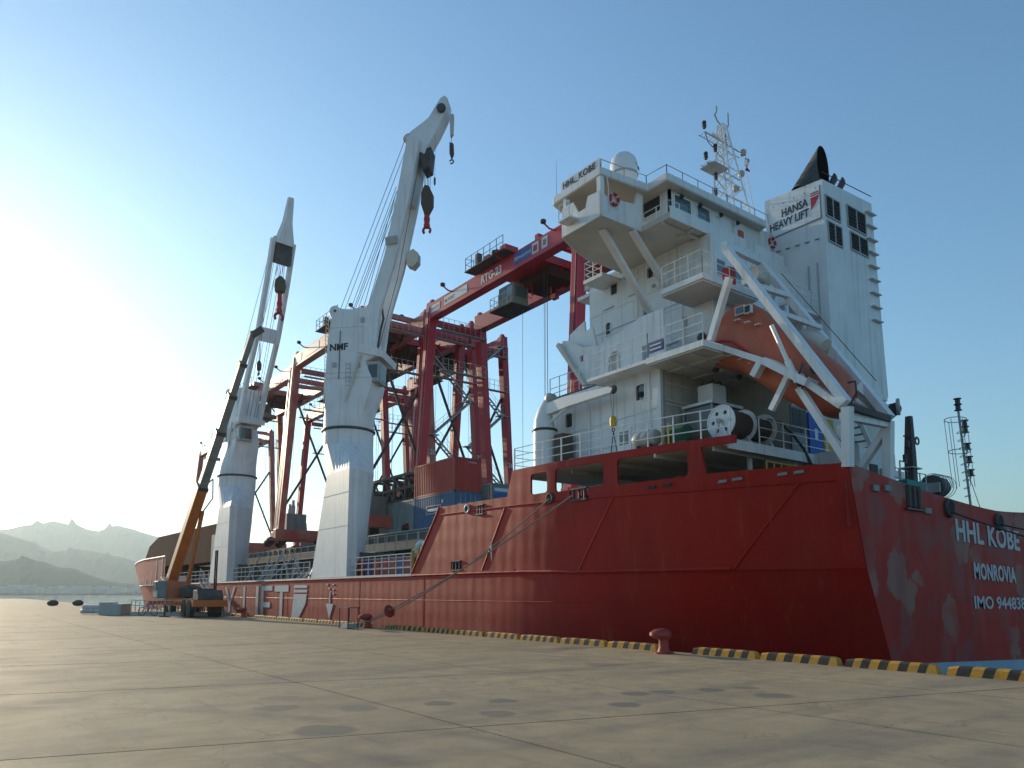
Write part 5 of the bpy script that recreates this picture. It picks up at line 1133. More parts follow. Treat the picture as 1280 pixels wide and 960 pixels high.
    for r,z in((1.1,18.9),(.9,15.9),(-.7,16.0)): MB().prism([(r,z),(r+.25,z),(r+.25,z+.3),(r,z+.3)],lambda u,v,t:P(u,t,v),cw,cw+.08).build('junction_box','lgrey',col)
    m_=MB()
    for k in range(26):
        q0=P(-1.28,.5,12.4+.28*k); q1=P(-1.28,.9,12.4+.28*k); m_.tube((q0[0]-b[0]*.12,q0[1]-b[1]*.12,q0[2]),(q1[0]-b[0]*.12,q1[1]-b[1]*.12,q1[2]),.018,5)
    for o__ in(.5,.9):
        m_.tube((P(-1.40,o__,12.3)),(P(-1.40,o__,19.6)),.02,5)
    m_.build('back_ladder','lgrey',col)
    if letters: text_mesh('lettering',letters,.62,P(-.92,cw+.008,17.1),(b[0],b[1],.03),(0,0,1),'lettdark',col,bold=.035,fit=1.2,fh=.44)
    # boom
    for k,off in enumerate((beam_off,-beam_off)):
        rings=[]
        for r,z,hd in boom:
            rings.append([P(r-hd,off-boom_w/2,z-.0),P(r+hd,off-boom_w/2,z-hd*.6),P(r+hd,off+boom_w/2,z-hd*.6),P(r-hd,off+boom_w/2,z)])
        MB().loft(rings).build('boom_beam','craneface',root,bevel=.05)
    if closed:
        bm_=[q for q in boom if q[1]>=closed]
        rings=[[P(r+hd*.95,-beam_off+boom_w/2,z-hd*.5),P(r+hd*.95,beam_off-boom_w/2,z-hd*.5),P(r-hd*.9,beam_off-boom_w/2,z-.02),P(r-hd*.9,-beam_off+boom_w/2,z-.02)] for r,z,hd in bm_]
        MB().loft(rings).build('boom_plating','cream',root)  # cream tone paints the warm bounced light on the boom underside
    return root,P,b,nn,col
boomA=[(1.6,17.3,.38),(1.85,19.9,.42),(2.85,23.4,.38),(3.65,27.6,.42),(4.3,31.7,.42)]
ca,P,b,nn,colA=deck_crane((19.8,44.3),135,'tall white deck crane with NMF lettering, nearest the white superstructure',boomA,.92,.42,24.3,None,None,1.3,None,'NMF')
MB().prism([(3.85,31.3),(3.9,32.3),(4.7,32.85),(5.15,33.2),(5.95,34.55),(6.25,34.7),(6.45,34.45),(6.4,33.7),(5.75,32.3),(5.1,31.1),(4.9,30.6)],lambda u,v,t:P(u,t,v),-.6,.6).build('jib_head','craneface',ca,bevel=.04)
MB().lathe([(.05,0),(.42,.02),(.42,.18),(.05,.2)],P(3.75,.1,32.0),16,(nn[0],nn[1],0)).build('luffing_sheave','cream',ca,True)
MB().lathe([(.12,0),(.3,.02),(.3,.2),(.12,.22)],P(6.05,.61,33.7),16,(nn[0],nn[1],0)).build('tip_sheave','soot',ca,True)
MB().prism([(4.5,30.9),(5.35,31.1),(5.25,29.7),(4.8,29.5)],lambda u,v,t:P(u,t,v),-.55,.55).build('sheave_nest','soot',ca)
o=MB().prism([(6.5,33.6),(6.75,33.6),(6.72,32.2),(6.55,32.0)],lambda u,v,t:P(u,t,v),-.15,.15).build('whip_guide','cream',ca)
MB().tube(P(6.6,0,32.2),P(6.6,0,31.6),.02,4).build('whip_wire','wire',ca)
o=MB().prism([(6.5,31.6),(6.75,31.5),(6.78,30.8),(6.62,30.4),(6.5,30.8)],lambda u,v,t:P(u,t,v),-.12,.12).build('whip_hook_block','soot',ca); MB().torus(P(6.63,0,30.25),.13,.05,(nn[0],nn[1],0),12,5,PI*.3,PI*1.9).build('hook','soot',o)
MB().tube(P(5.6,.4,32),P(5.6,.4,29.0),.012,4).build('tag_line','wire',ca); MB().lathe([(.02,0),(.07,.1),(.07,.5),(.02,.6)],P(5.6,.4,28.4),8).build('weight','soot',ca)
# main hook
m_=MB()
for r in(4.75,4.95,5.15): 
    for off in(-.2,.2): m_.tube(P(r,off,30.3),P(r-.02,off,28.2),.02,4)
m_.build('hoist_wire','wire',ca)
o=MB().prism([(4.65,28.1),(4.85,28.6),(5.15,28.55),(5.4,28.0),(5.4,27.2),(5.1,26.6),(4.85,26.6),(4.62,27.3)],lambda u,v,t:P(u,t,v),-.28,.28).build('hook_block','brown',ca,bevel=.05)
MB().lathe([(.2,0),(.22,.2),(.17,.3),(.22,.6),(.17,.8),(.22,1.0),(.12,1.2)],P(5.0,0,25.7),10).build('hook_shank','lettred',o,True)
MB().torus(P(5.0,0,25.5),.24,.09,(nn[0],nn[1],0),16,8,PI*.75,PI*2.25).build('hook','bollard',o,True)
m_=MB()
for r0,z0,r1,z1 in((-.75,20.1,3.5,32.0),(-.1,19.9,2.95,28.6),(.1,19.9,3.0,28.3),(.8,19.95,2.95,28.2)):
    for off in(-.3,.3): m_.tube(P(r0,off,z0),P(r1,off,z1),.022,4)
m_.build('luffing_wire','wire',ca)
m_=MB().prism([(3.4,24.3),(3.9,24.6),(4.25,24.3),(4.25,23.7),(3.9,23.3),(3.5,23.5)],lambda u,v,t:P(u,t,v),-1.3,-.6); m_.build('cable_reel','cream',ca)
MB().bar(P(2.6,1.26,24.3),P(3.4,1.26,24.4),.1,.5).build('hinge_plate','lgrey',ca)
m_=MB(); m_.tube(P(4.6,.5,30.3),P(3.2,.5,22),.022,5); m_.tube(P(3.2,.5,22),P(2.1,.5,17.5),.022,5); m_.build('hoist_wire','dark',ca)
m_=MB(); m_.path([P(2.2,.6,20.5),P(2.4,.7,19.3),P(2.2,.6,18.6),P(2.0,.6,17.2)],.07,6); m_.build('hose_bundle','soot',ca)
boomB=[(1.8,16.6,.34),(3.3,20.3,.30),(5.1,24.0,.28),(6.5,28.4,.27),(7.4,31.9,.27)]
cb_,P,b,nn,colB=deck_crane((19.8,68),174,'farther white deck crane with open twin-leg boom, behind the orange crane boom',boomB,.92,.32,None,None,None,1.06,None,None)
MB().prism([(6.8,29.9),(7.6,29.7),(7.8,31.8),(7.1,32.2)],lambda u,v,t:P(u,t,v),-.7,.7).build('sheave_nest','soot',cb_)
MB().loft([[P(7.2,-.8,31.6),P(7.9,-.8,31.3),P(7.9,.8,31.3),P(7.2,.8,31.6)],[P(7.7,-.35,33.4),P(8.3,-.35,33.2),P(8.3,.35,33.2),P(7.7,.35,33.4)],[P(8.3,-.22,35.4),P(8.7,-.22,35.3),P(8.7,.22,35.3),P(8.3,.22,35.4)]]).build('jib_head','craneface',cb_,bevel=.04)
MB().prism([(4.6,23.5),(5.7,23.1),(5.9,24.3),(4.9,24.7)],lambda u,v,t:P(u,t,v),-.8,.8).build('cross_beam','craneface',cb_)
m_=MB()
for off in(-.35,-.2,-.05,.1,.25): m_.tube(P(7.2,off,31),P(6.9,off,28.7),.02,4)
for off in(-.6,-.4,.0,.3): m_.tube(P(6.6,off,31),P(2.0,off,16.8),.02,4)
for off in(-.5,.5): m_.tube(P(-.7,off,20.1),P(6.6,off,32.5),.02,4)
m_.build('hoist_wire','wire',cb_)
o=MB().lathe([(.1,0),(.42,.2),(.5,.7),(.42,1.3),(.15,1.6)],P(6.9,-.1,27.2),14).build('hook_block','brown',cb_,True)
MB().lathe([(.24,0),(.26,.3),(.18,.5),(.26,.8),(.18,1.1),(.2,1.7)],P(6.9,-.1,25.5),10).build('hook_shank','lettred',o,True); MB().torus(P(6.9,-.1,25.15),.34,.12,(nn[1],nn[0],0),16,8,PI*.75,PI*2.25).build('hook','bollard',o,True)

# ------------------------------------------------------------ containers
def container(x0,y0,z0,m,label,ends='plain',L_=6.06,W=2.44,H_=2.59,mark=None,group=None):
    t=thing('shipping_container',(x0+W/2,y0+L_/2,z0),label,'container',group)
    x1,y1,z1=x0+W,y0+L_,z0+H_; g=.09
    m_=MB()
    for x in(x0,x1-.1):
        for y in(y0,y1-.1): m_.bb((x,y,z0+.12),(x+.1,y+.1,z1-.12))
    for x in(x0,x1-.1):
        for z in(z0,z1-.12): m_.bb((x,y0,z),(x+.1,y1,z+.12))
    for y in(y0,y1-.1):
        for z in(z0,z1-.12): m_.bb((x0+.1,y,z),(x1-.1,y+.1,z+.12))
    m_.build('frame',m,t)
    for sgn,x in((-1,x0+.05),(1,x1-.05)):
        n=21; pts=[]; p=(L_-.2)/n
        for i in range(n): a=y0+.1+p*i; pts+=[(a,0),(a+p*.34,0),(a+p*.5,1),(a+p*.84,1)]
        pts.append((y1-.1,0)); m_=MB()
        vs=[(x+sgn*(-.04*d+.035),y,z) for z in(z0+.12,z1-.12) for y,d in pts]; k=len(pts)
        m_.add(vs,[(i,i+1,k+i+1,k+i) for i in range(k-1)]).build('side_panel',m,t)
    for sgn,y in((-1,y0+.06),(1,y1-.06)):
        m_=MB()
        if ends=='doors' and sgn<0:
            for a,b_ in((x0+.1,x0+W/2-.01),(x0+W/2+.01,x1-.1)): MB().bb((a,y-.03,z0+.12),(b_,y+.02,z1-.12)).build('door',m,t)
            for fx in(.22,.40,.60,.78): m_.tube((x0+W*fx,y-.06,z0+.1),(x0+W*fx,y-.06,z1-.1),.022,6)
            m_.build('lock_rod','lgrey',t)
            for a,zz,w_ in((x0+.35,1.4,.35),(x0+1.45,1.3,.5),(x0+1.5,.9,.4)): MB().bb((a,y-.045,z0+zz),(a+w_,y-.032,z0+zz+.3)).build('placard','signwhite',t)
        else:
            n=9; pts=[]; p=(W-.2)/n
            for i in range(n): a=x0+.1+p*i; pts+=[(a,0),(a+p*.34,0),(a+p*.5,1),(a+p*.84,1)]
            pts.append((x1-.1,0)); vs=[(x,y+sgn*(-.04*d+.03),z) for z in(z0+.12,z1-.12) for x,d in pts]; k=len(pts)
            m_.add(vs,[(i,i+1,k+i+1,k+i) for i in range(k-1)]).build('end_panel',m,t)
    MB().bb((x0+.1,y0+.1,z1-.05),(x1-.1,y1-.1,z1-.02)).build('roof',m,t)
    m_=MB()
    for x in(x0-.01,x1-.16):
        for y in(y0-.01,y1-.16):
            for z in(z0-.01,z1-.11): m_.bb((x,y,z),(x+.17,y+.17,z+.12))
    m_.build('corner_casting','dark',t)
    if mark=='panel':
        o=MB(); X=x0-.004; a,b_,c,d=y0+1.9,y0+4.1,z0+1.1,z0+1.75
        for q in(((a,c),(b_,c+.05)),((a,d-.05),(b_,d)),((a,c+.05),(a+.05,d-.05)),((b_-.05,c+.05),(b_,d-.05))): o.bb((X-.01,q[0][0],q[0][1]),(X+.005,q[1][0],q[1][1]))
        o.bb((X-.01,a+.5,c+.2),(X+.005,b_-.2,c+.42)); o.bb((X-.01,y0+1.55,z0+1.85),(X+.005,y0+1.8,z0+2.1)); o.build('marking','signwhite',t)
    if mark=='code': text_mesh('lettering','U 5109 5221',.16,(x0+1.2,y0+.02,z1-.38),(1,0,0),(0,0,1),'signwhite',t)
    if mark=='wind': 
        MB().bb((x0+.3,y0-.012,z0+1.35),(x1-.3,y0+.01,z0+1.75)).build('marking','blue',t); MB().bb((x0+.3,y0-.016,z0+1.9),(x1-.6,y0+.01,z0+2.2)).build('marking','signwhite',t)
    return t
ZD=6.68
container(29.5,46.8,ZD,'crateBlue','blue shipping container with closed doors, directly under the red container','doors',mark='panel')
container(29.5,46.8,ZD+2.62,'crateRed','red corrugated shipping container on top of the blue container','plain',mark='code')
container(29.5,52.95,ZD,'crateGreen','grey-green shipping container beside and left of the blue container','plain')
container(36.2,51.5,ZD+1.75,'crateGreen','pale blue-grey container just right of the red container, partly hidden by the bulwark','plain',mark='wind')
MB().bb((28.4,36,5.15),(42.6,104,6.5)).build('hatch_cover_top','deckgrey',ship)
for k in range(40): MB().bb((28.3,36.4+1.7*k,5.15),(28.398,36.55+1.7*k,6.4)).build('cover_rib','lgrey' if k%4==0 else 'grey',ship)
MB().bb((28.9,46.5,6.55),(32.2,60,6.67)).build('bearer','lgrey',ship)
# dark steel cradle structure with grey crates left of the containers
t=thing('steel_cradle',(31,60,ZD),'dark rusty steel lattice cradle on deck left of the red container','steel cradle')
m_=MB()
for y in(53.2,55.2,57.2,59.2,61.2):
    for x in(30,32.5): m_.bar((x,y,ZD+2.62),(x,y,ZD+4.9),.22,.22)
    m_.bar((30,y,ZD+4.9),(32.5,y,ZD+4.9),.22,.22)
for z in(ZD+2.75,ZD+3.8,ZD+4.95):
    for x in(30,32.5): m_.bar((x,53.1,z),(x,61.3,z),.2,.24)
for y in(53.2,55.2,57.2,59.2): m_.bar((30,y,ZD+2.7),(30,y+2,ZD+4.9),.14,.14); m_.bar((30.3,y+2,ZD+2.7),(30.3,y,ZD+4.9),.14,.14)
m_.build('lattice','soot',t)
for y in (53.4,55.4,57.3): MB().bb((30.6,y,ZD+2.9),(32.2,y+1.6,ZD+4.6)).build('packing','brown',t)
def crate(x,y,z,d,m,label,cat='crate',name='steel_crate'):
    t=thing(name,(x,y,z),label,cat); MB().box((x,y,z+d[2]/2),d).build('body',m,t,bevel=.04)
    m_=MB(); m_.box((x,y,z+d[2]+.03),(d[0]+.08,d[1]+.08,.06))
    for k in range(int(d[1]/.6)): m_.box((x-d[0]/2-.02,y-d[1]/2+.3+.6*k,z+d[2]/2),(.04,.06,d[2]*.95))
    m_.build('rib','dark' if m=='grey' else 'grey',t); return t
crate(30.6,62.5,ZD+2.4,(2.4,3.2,1.7),'grey','grey slatted crate left of the dark steel cradle, above the deck'); MB().bb((29.6,61.1,ZD),(31.6,63.9,ZD+2.4)).build('crate_stand','soot',ship)
t=thing('blue_bundle',(28.6,59.7,ZD),'bright blue tarpaulin bundle left of the grey-green container, upper one','tarpaulin bundle'); MB().lathe([(.3,0),(.85,.15),(.95,.8),(.6,1.4),(.1,1.6)],(28.4,61.0,ZD+1.1),12).build('tarpaulin','blue',t,True)
t=thing('blue_bundle',(28.6,59,ZD-1),'smaller blue tarpaulin bundle beside a white pipe on the main deck','tarpaulin bundle'); MB().lathe([(.3,0),(.6,.15),(.66,.7),(.5,1.3),(.1,1.4)],(26.8,57.6,ZD),12).build('tarpaulin','blue',t,True)
MB().lathe([(.25,0),(.25,1.6),(.2,1.7)],(26.3,58.4,ZD),12).build('white_drum','white2',ship,True)

# ------------------------------------------------------------ rubber-tyred gantry cranes lashed on deck
def gantry(Xn,Ya,Yf,Zt,label,num='23',m='red',detail=2,zb=6.5,sp=5.0,trol=None,signs=False):
    Xf=Xn+sp; t=thing('gantry_crane',((Xn+Xf)/2,(Ya+Yf)/2,zb),label,'gantry crane','red container gantry cranes loaded on deck')
    GD=1.3; gz=Zt-GD/2-.35
    girders=[]
    for X,nm_ in((Xn,'near'),(Xf,'far')):
        g=MB().bb((X-.38,Ya-.35,gz-GD/2),(X+.38,Yf+.35,gz+GD/2)).build('girder',m,t,bevel=.03)
        MB().bb((X-.42,Ya,gz-GD/2-.06),(X+.42,Yf,gz-GD/2-.004)).build('girder_flange',m,g)
        girders.append(g)
        for Y in(Ya,Yf):
            dx=-1.15 if X==Xn else 1.15
            A=(X,Y,Zt-.2);B=(X+dx,Y,zb+1.5)
            lg=MB().bar(A,B,.72,.85,(0,1,0),.62,.75).build('leg',m,t,bevel=.03)
            MB().bar((X-.0,Y,Zt-.22),(X,Y,Zt+.12),.45,.5,(0,1,0),.25,.3).build('leg_cap',m,lg)
            MB().tube((X-.4*(1 if X==Xn else -1),Y-.1,Zt-.6),(X+dx-.36*(1 if X==Xn else -1),Y-.1,zb+2),.035,5).build('conduit','dark',lg)
            if num and detail>0 and Y==Ya: text_mesh('lettering',num,.62,(X+dx*.62-.28,Y-.47,zb+(Zt-zb)*.36),(1,0,0),(0,0,1),'signwhite',lg,bold=.02)
    for Y in(Ya,Yf):
        sb=MB().bar((Xn-1.7,Y,zb+1.15),(Xf+1.7,Y,zb+1.15),.75,1.0,(0,0,1)).build('sill_beam',m,t,bevel=.03)
        if num and detail>1: text_mesh('lettering',num,.6,(Xn-.9,Y-.4,zb+.92),(1,0,0),(0,0,1),'signwhite',sb,bold=.02)
        for X in(Xn-1.5,Xf+1.5):
            w_=MB().bb((X-.85,Y-.28,zb+.45),(X+.85,Y+.28,zb+.72)).build('wheel_bogie',m,t)
            for dx in(-.6,.6): MB().lathe([(.3,-.22),(.42,-.18),(.42,.18),(.3,.22)],(X+dx,Y,zb+.42),14,(0,1,0)).build('tyre','black',w_,True)
        MB().bar((Xn+.36,Y,Zt-1.9),(Xf-.36,Y,Zt-1.9),.4,.5).build('cross_beam',m,t)
        # dark bracing poles between the legs
        if Y==Yf: continue
        MB().tube((Xn-.1,Y-.25,Zt-3.2),(Xf+1.0,Y-.25,zb+3.2),.13,8).build('brace_pole','soot',t)
        MB().tube((Xf+.1,Y+.25,Zt-6.6),(Xn-1.0,Y+.25,zb+3.4),.13,8).build('brace_pole','soot',t)
        MB().prism([(-.7,0),(.7,0),(.35,1.1),(-.35,1.1)],lambda u,v,tt,Y=Y:(Xf+.75+u,Y+tt,zb+2.2+v),-.3,.3).build('gusset','red',t)
        if detail>1 and m=='red' and not signs:
            # zig-zag stair with landings and thin hand rails on the outer side
            x0=Xf+.9 if False else Xn+1.2; zz=zb+2.0; k=0; m_=MB(); mr=MB(); stp=MB()
            while zz<Zt-5:
                a,b_=(Xn+.4,Xf-.6) if k%2==0 else (Xf-.6,Xn+.4)
                for oy in(-1.05,-.5): m_.bar((a,Y+oy,zz),(b_,Y+oy,zz+3.6),.06,.16)
                for oy in(-1.05,): 
                    mr.tube((a,Y+oy,zz+.9),(b_,Y+oy,zz+4.5),.018,4); mr.tube((a,Y+oy,zz+.5),(b_,Y+oy,zz+4.1),.014,4)
                    for q in range(5): f_=q/4; mr.tube((a+(b_-a)*f_,Y+oy,zz+3.6*f_),(a+(b_-a)*f_,Y+oy,zz+3.6*f_+.9),.014,4)
                for q in range(13): f_=(q+.5)/13; stp.box((a+(b_-a)*f_,Y-.78,zz+3.6*f_),(.2,.5,.03))
                m_.box((b_,Y-.78,zz+3.6),(1.1,.7,.06)); zz+=3.6; k+=1
            st_=m_.build('stair','lgrey',t); mr.build('hand_rail','lgrey',st_); stp.build('step','grey',st_)
    # lamps on brackets over the near girder
    for f_ in(.12,.42,.80):
        Y=Ya+(Yf-Ya)*f_; o=MB().path([(Xn-.38,Y,gz+.5),(Xn-.75,Y+.1,gz+.55),(Xn-1.15,Y+.2,gz+.85)],.06,6).build('lamp_bracket','red',t)
        MB().lathe([(.05,0),(.2,.08),(.22,.25),(.12,.33)],(Xn-1.2,Y+.2,gz+.78),10).build('floodlight','soot',o,True)
    # trolley between the girders with walkway and cab
    T=trol if trol is not None else Ya+(Yf-Ya)*.4
    tr=MB(); tr.bb((Xn-.2,T-2.6,gz+GD/2+.06),(Xf+.2,T-2.2,gz+GD/2+.5)); tr.bb((Xn-.2,T+2.2,gz+GD/2+.06),(Xf+.2,T+2.6,gz+GD/2+.5)); tr.bb((Xn+.5,T-2.2,gz-.5),(Xf-.5,T+2.4,gz+.1)); tr=tr.build('trolley',m,t)
    rg_=random.Random(5); o=MB()
    for q in range(26):
        x=rg_.uniform(Xn+.6,Xf-.6); y=rg_.uniform(T-2.4,T+2.4); z=rg_.uniform(gz-1.7,gz-.4)
        if q%3: o.bar((x,y,z),(x+rg_.choice((0,0,.9)),y+rg_.choice((.9,-.9,0)),z+rg_.choice((0,.6,-.5))+.01),.09,.11)
        else: o.box((x,y,z),(rg_.uniform(.3,.7),rg_.uniform(.3,.8),rg_.uniform(.25,.5)))
    stuff(o.build('trolley_fittings','bowbrown' if not signs else m,tr))
    m_=MB(); m_.bb((Xn-1.25,T+.2,gz+GD/2+.12),(Xn+.3,T+5.4,gz+GD/2+.2)); m_.build('trolley_platform','soot',tr)
    m_,b_=railing([(Xn-1.2,T+.3,gz+GD/2+.2),(Xn-1.2,T+5.3,gz+GD/2+.2),(Xn+.3,T+5.3,gz+GD/2+.2)],1.05,2,.8,.022); m_.add(b_.v,b_.f); m_.build('railing','soot',tr)
    MB().bb((Xn-.9,T+4.0,gz+GD/2+.2),(Xn-.5,T+4.4,gz+GD/2+1.35)).build('control_box','dark',tr)
    for q in range(3): MB().box((Xn-.2,T+.9+1.1*q,gz+GD/2+.5),(1.2,.7,.6)).build('motor',m,tr)
    o=MB()
    for q in range(4): o.lathe([(.35,0),(.35,.5)],(Xn+1.2,T-1.6+q*.9,gz-.1),12,(1,0,0))
    o.build('hoist_drum','soot',tr,True)
    MB().bb((Xn+1.3,T-2.0,gz-1.3),(Xf-1.2,T+1.6,gz-.5)).build('machinery','bowbrown',tr)
    if signs: MB().bb((Xf-1.5,T-3.4,gz-.3),(Xf-.5,T-2.3,gz+1.1)).build('electrical_cabinet','lgrey',tr)
    cb=MB().prism([(T+1.0,0),(T+2.9,0),(T+3.0,.5),(T+2.9,1.7),(T+1.0,1.7)],lambda u,v,tt:(tt,u,gz-GD/2-2.1+v),Xn+.3,Xn+1.7).build('operator_cab','cab',tr,bevel=.04)
    MB().bb((Xn+.27,T+1.1,gz-GD/2-1.45),(Xn+.295,T+1.85,gz-GD/2-.6)).build('cab_window','glassblue',cb); MB().bb((Xn+.27,T+2.0,gz-GD/2-1.45),(Xn+.295,T+2.8,gz-GD/2-.6)).build('cab_window','glassblue',cb)
    MB().bb((Xn+.5,T+.972,gz-GD/2-1.5),(Xn+1.5,T+.997,gz-GD/2-.7)).build('cab_window','glassblue',cb)
    MB().bb((Xn-.1,T+.8,gz-GD/2-2.2),(Xn+2.0,T+3.6,gz-GD/2-2.13)).build('cab_platform','soot',tr)
    m_,b_=railing([(Xn-.05,T+.85,gz-GD/2-2.13),(Xn-.05,T+3.55,gz-GD/2-2.13),(Xn+1.9,T+3.55,gz-GD/2-2.13)],1,2,.6,.02); m_.add(b_.v,b_.f); m_.build('railing','lgrey',tr)
    m_=MB()
    for x,y in((Xn+1.2,T-1.5),(Xn+1.5,T-1.5),(Xf-1.2,T-1.4),(Xn+1.3,T+1.2),(Xf-1.3,T+1.2),(Xf-1.5,T+1.2)): m_.tube((x,y,gz-.8),(x,y,zb+3.6),.018,4)
    m_.build('hoist_wire','wire',tr)
    if detail>0:
        for Y in(Ya,Yf):
            for z in(Zt-2.6,Zt-6.2):
                la_=MB().bb((Xn+.5,Y-.9,z-.05),(Xf+.2,Y-.35,z)).build('landing','lgrey',t)
                p_,q_=railing([(Xn+.6,Y-.88,z),(Xf+.1,Y-.88,z)],1.0,2,.6,.018); p_.add(q_.v,q_.f); p_.build('railing','lgrey',la_)
        MB().bb((Xn+.8,(Ya+Yf)/2-7,zb+.6),(Xn+2.2,(Ya+Yf)/2-3.5,zb+2.6)).build('engine_house','grey',t) if False else None
        for Y in (Ya,Yf):
            e_=MB().bb((Xn-.3,Y+.5,zb+1.4),(Xn+1.8,Y+1.9,zb+3.4)).build('engine_house','grey',t)
            MB().lathe([(.22,0),(.22,.9),(.14,1.0),(.14,1.5)],(Xn+.6,Y+1.2,zb+3.4),12).build('air_filter','lgrey',e_,True)
    if signs:
        X=Xn-.384
        sz=gz-.30
        def sign(y0,w_,m_name,txt=None,tm='lettdark',h=.62):
            o=MB().bb((X-.012,y0-w_,sz),(X-.002,y0,sz+h)).build('sign_panel',m_name,girders[0])
            if txt: text_mesh('lettering',txt,h*.62,(X-.016,y0-.1,sz+h*.25),(0,-1,0),(0,0,1),tm,o,bold=.01,depth=.006)
        sign(Yf-.2,1.7,'signwhite','GANTRY','navy',.6); sign(Yf-2.6,3.5,'signwhite','M PORT','lettdark',.7); sign(Yf-5.0,1.05,'signwhite',None)  if False else None
        text_mesh('lettering','RTG-23',.82,(X-.006,45.9,gz-.32),(0,-1,0),(0,0,1),'signwhite',girders[0],bold=.03,fit=2.7,fh=.66)
        MB().bb((X-.012,39.55,sz-.05),(X-.002,41.6,sz+.75)).build('sign_panel','blue',girders[0])
        text_mesh('lettering','MARITIME',.34,(X-.018,41.1,sz+.2),(0,-1,0),(0,0,1),'signwhite',girders[0],bold=.01,depth=.006)
        text_mesh('lettering','M',.5,(X-.018,41.55,sz+.15),(0,-1,0),(0,0,1),'signwhite',girders[0],bold=.02,depth=.006)
        MB().bb((X-.012,38.75,sz-.05),(X-.002,39.5,sz+.75)).build('sign_panel','signwhite',girders[0]); MB().bb((X-.018,38.9,sz+.1),(X-.013,39.35,sz+.55)).build('emblem','lettred',girders[0])
        MB().bb((X-.012,37.75,sz-.05),(X-.002,38.4,sz+.75)).build('sign_panel','signwhite',girders[0]); MB().bb((X-.018,37.9,sz+.15),(X-.013,38.25,sz+.55)).build('emblem','grey',girders[0])
    elif m=='redsunlit':
        X=Xn-.384
        for y0,w_ in((Yf-.3,1.9),(Yf-3.2,3.6),(Ya+5,2.5)): MB().bb((X-.012,y0-w_,gz-.4),(X-.002,y0,gz+.4)).build('sign_panel','signwhite',girders[0])  # blank white panels: signs, and the patchy white of sun on the girder
    return t
gantry(31.6,34.7,54.0,26.9,'red gantry crane lettered RTG-23, nearest, its girder running to the white bridge wing','23','red',2,trol=41.6,signs=True)
gantry(32.9,57.4,75.8,27.4,'red gantry crane abutting the RTG-23 crane on its left, behind the NMF deck crane','22','red',2)
gantry(38.6,60.2,79.5,28.1,'red gantry crane numbered 26 standing starboard, behind the red container','26','red',2,trol=66)
gantry(27.6,57.0,75.3,27.1,'orange-red gantry crane, painted paler for sun glare, with white patches between the white deck cranes','20','redsunlit',1,trol=62)
gantry(28.6,79.0,98.0,27.1,'red gantry crane directly right of the farther white deck crane','21','redsunlit',1,trol=90)
gantry(38.8,81.5,100.5,27.5,'distant red gantry crane starboard, seen low behind the NMF deck crane','24','red',1)
gantry(33.0,114.0,134.6,26.9,'farthest gantry crane, its leg left of the orange mobile crane boom','25','redsunlit',0,trol=119)

# ------------------------------------------------------------ orange mobile crane on the quay
mc_=thing('mobile_crane',(13.6,61.5,0),'orange telescopic mobile crane on the quay with its long grey boom raised','mobile crane')
MB().bb((13.2,54.0,.75),(15.5,63.6,1.2)).build('carrier','craneor',mc_)
for y in(55.0,56.5,60.4,61.9):
    for x in(13.3,15.1): MB().lathe([(.3,-.2),(.6,-.16),(.62,0),(.6,.16),(.3,.2)],(x,y,.62),18,(1,0,0)).build('wheel','black',mc_,True)
MB().prism([(55.4,1.2),(54.0,1.2),(54.0,1.5),(54.4,1.9),(55.4,1.9)],lambda u,v,t:(t,u,v),13.5,15.2).build('driver_cab','soot',mc_,bevel=.05)
MB().prism([(-1.2,0),(1.5,0),(1.7,1.0),(.6,1.7),(-1.0,1.3)],lambda u,v,t:(12.9+t,62.4+u,1.25+v),0,1.9).build('superstructure','craneor',mc_,bevel=.05)
MB().bb((12.2,60.4,1.3),(12.85,61.8,2.6)).build('operator_cab','crateGreen',mc_,bevel=.08); MB().bb((12.15,60.55,1.9),(12.19,61.65,2.5)).build('cab_window','glass',mc_)
MB().bb((14.2,56.6,1.2),(15.4,58.2,2.0)).build('black_hood','black',mc_,bevel=.1)
MB().lathe([(.3,0),(.75,.1),(.8,.8),(.4,1.0)],(14.5,60.2,1.3),14).build('winch','soot',mc_,True)
p0=Vector((13.6,62.6,2.6)); p1=Vector((15.55,51.3,19.9)); d=p1-p0
def seg(a,b_,w_,h,m,nm_='boom_section'): return MB().bar(p0+d*a,p0+d*b_,w_,h,(0,1,0)).build(nm_,m,mc_,bevel=.06)
seg(0,.40,.72,.95,'craneor'); seg(.36,.62,.60,.80,'grey'); seg(.60,.76,.52,.68,'grey'); seg(.74,.88,.44,.56,'grey'); seg(.86,1.0,.38,.48,'grey')
for f_ in(.40,.62,.76,.88): MB().bar(p0+d*(f_-.006),p0+d*(f_+.006),(.76,.70,.60,.52)[(.40,.62,.76,.88).index(f_)],(1.0,.88,.76,.64)[(.40,.62,.76,.88).index(f_)],(0,1,0)).build('boom_collar','dark',mc_)
MB().bar(p1-Vector((.1,0,.3)),p1+Vector((.55,-.2,.25)),.45,.6,(0,1,0)).build('boom_head','soot',mc_)
MB().tube(Vector((14.3,60.4,2.4)),p0+d*.32+Vector((.5,0,-.3)),.16,8).build('luffing_ram','craneor',mc_,True)
MB().path([p0+d*.41+Vector((.3,0,.1)),p0+d*.41+Vector((.7,0,.5)),p0+d*.38+Vector((.9,0,-.4)),p0+d*.33+Vector((.5,0,-.5))],.05,5).build('hose','soot',mc_)
m_=MB(); m_.tube(p1+Vector((.45,-.1,-.1)),(16.0,51.2,17.8),.02,4); m_.tube(p1+Vector((.55,-.1,-.1)),(16.05,51.2,17.8),.02,4); m_.build('hoist_wire','wire',mc_)
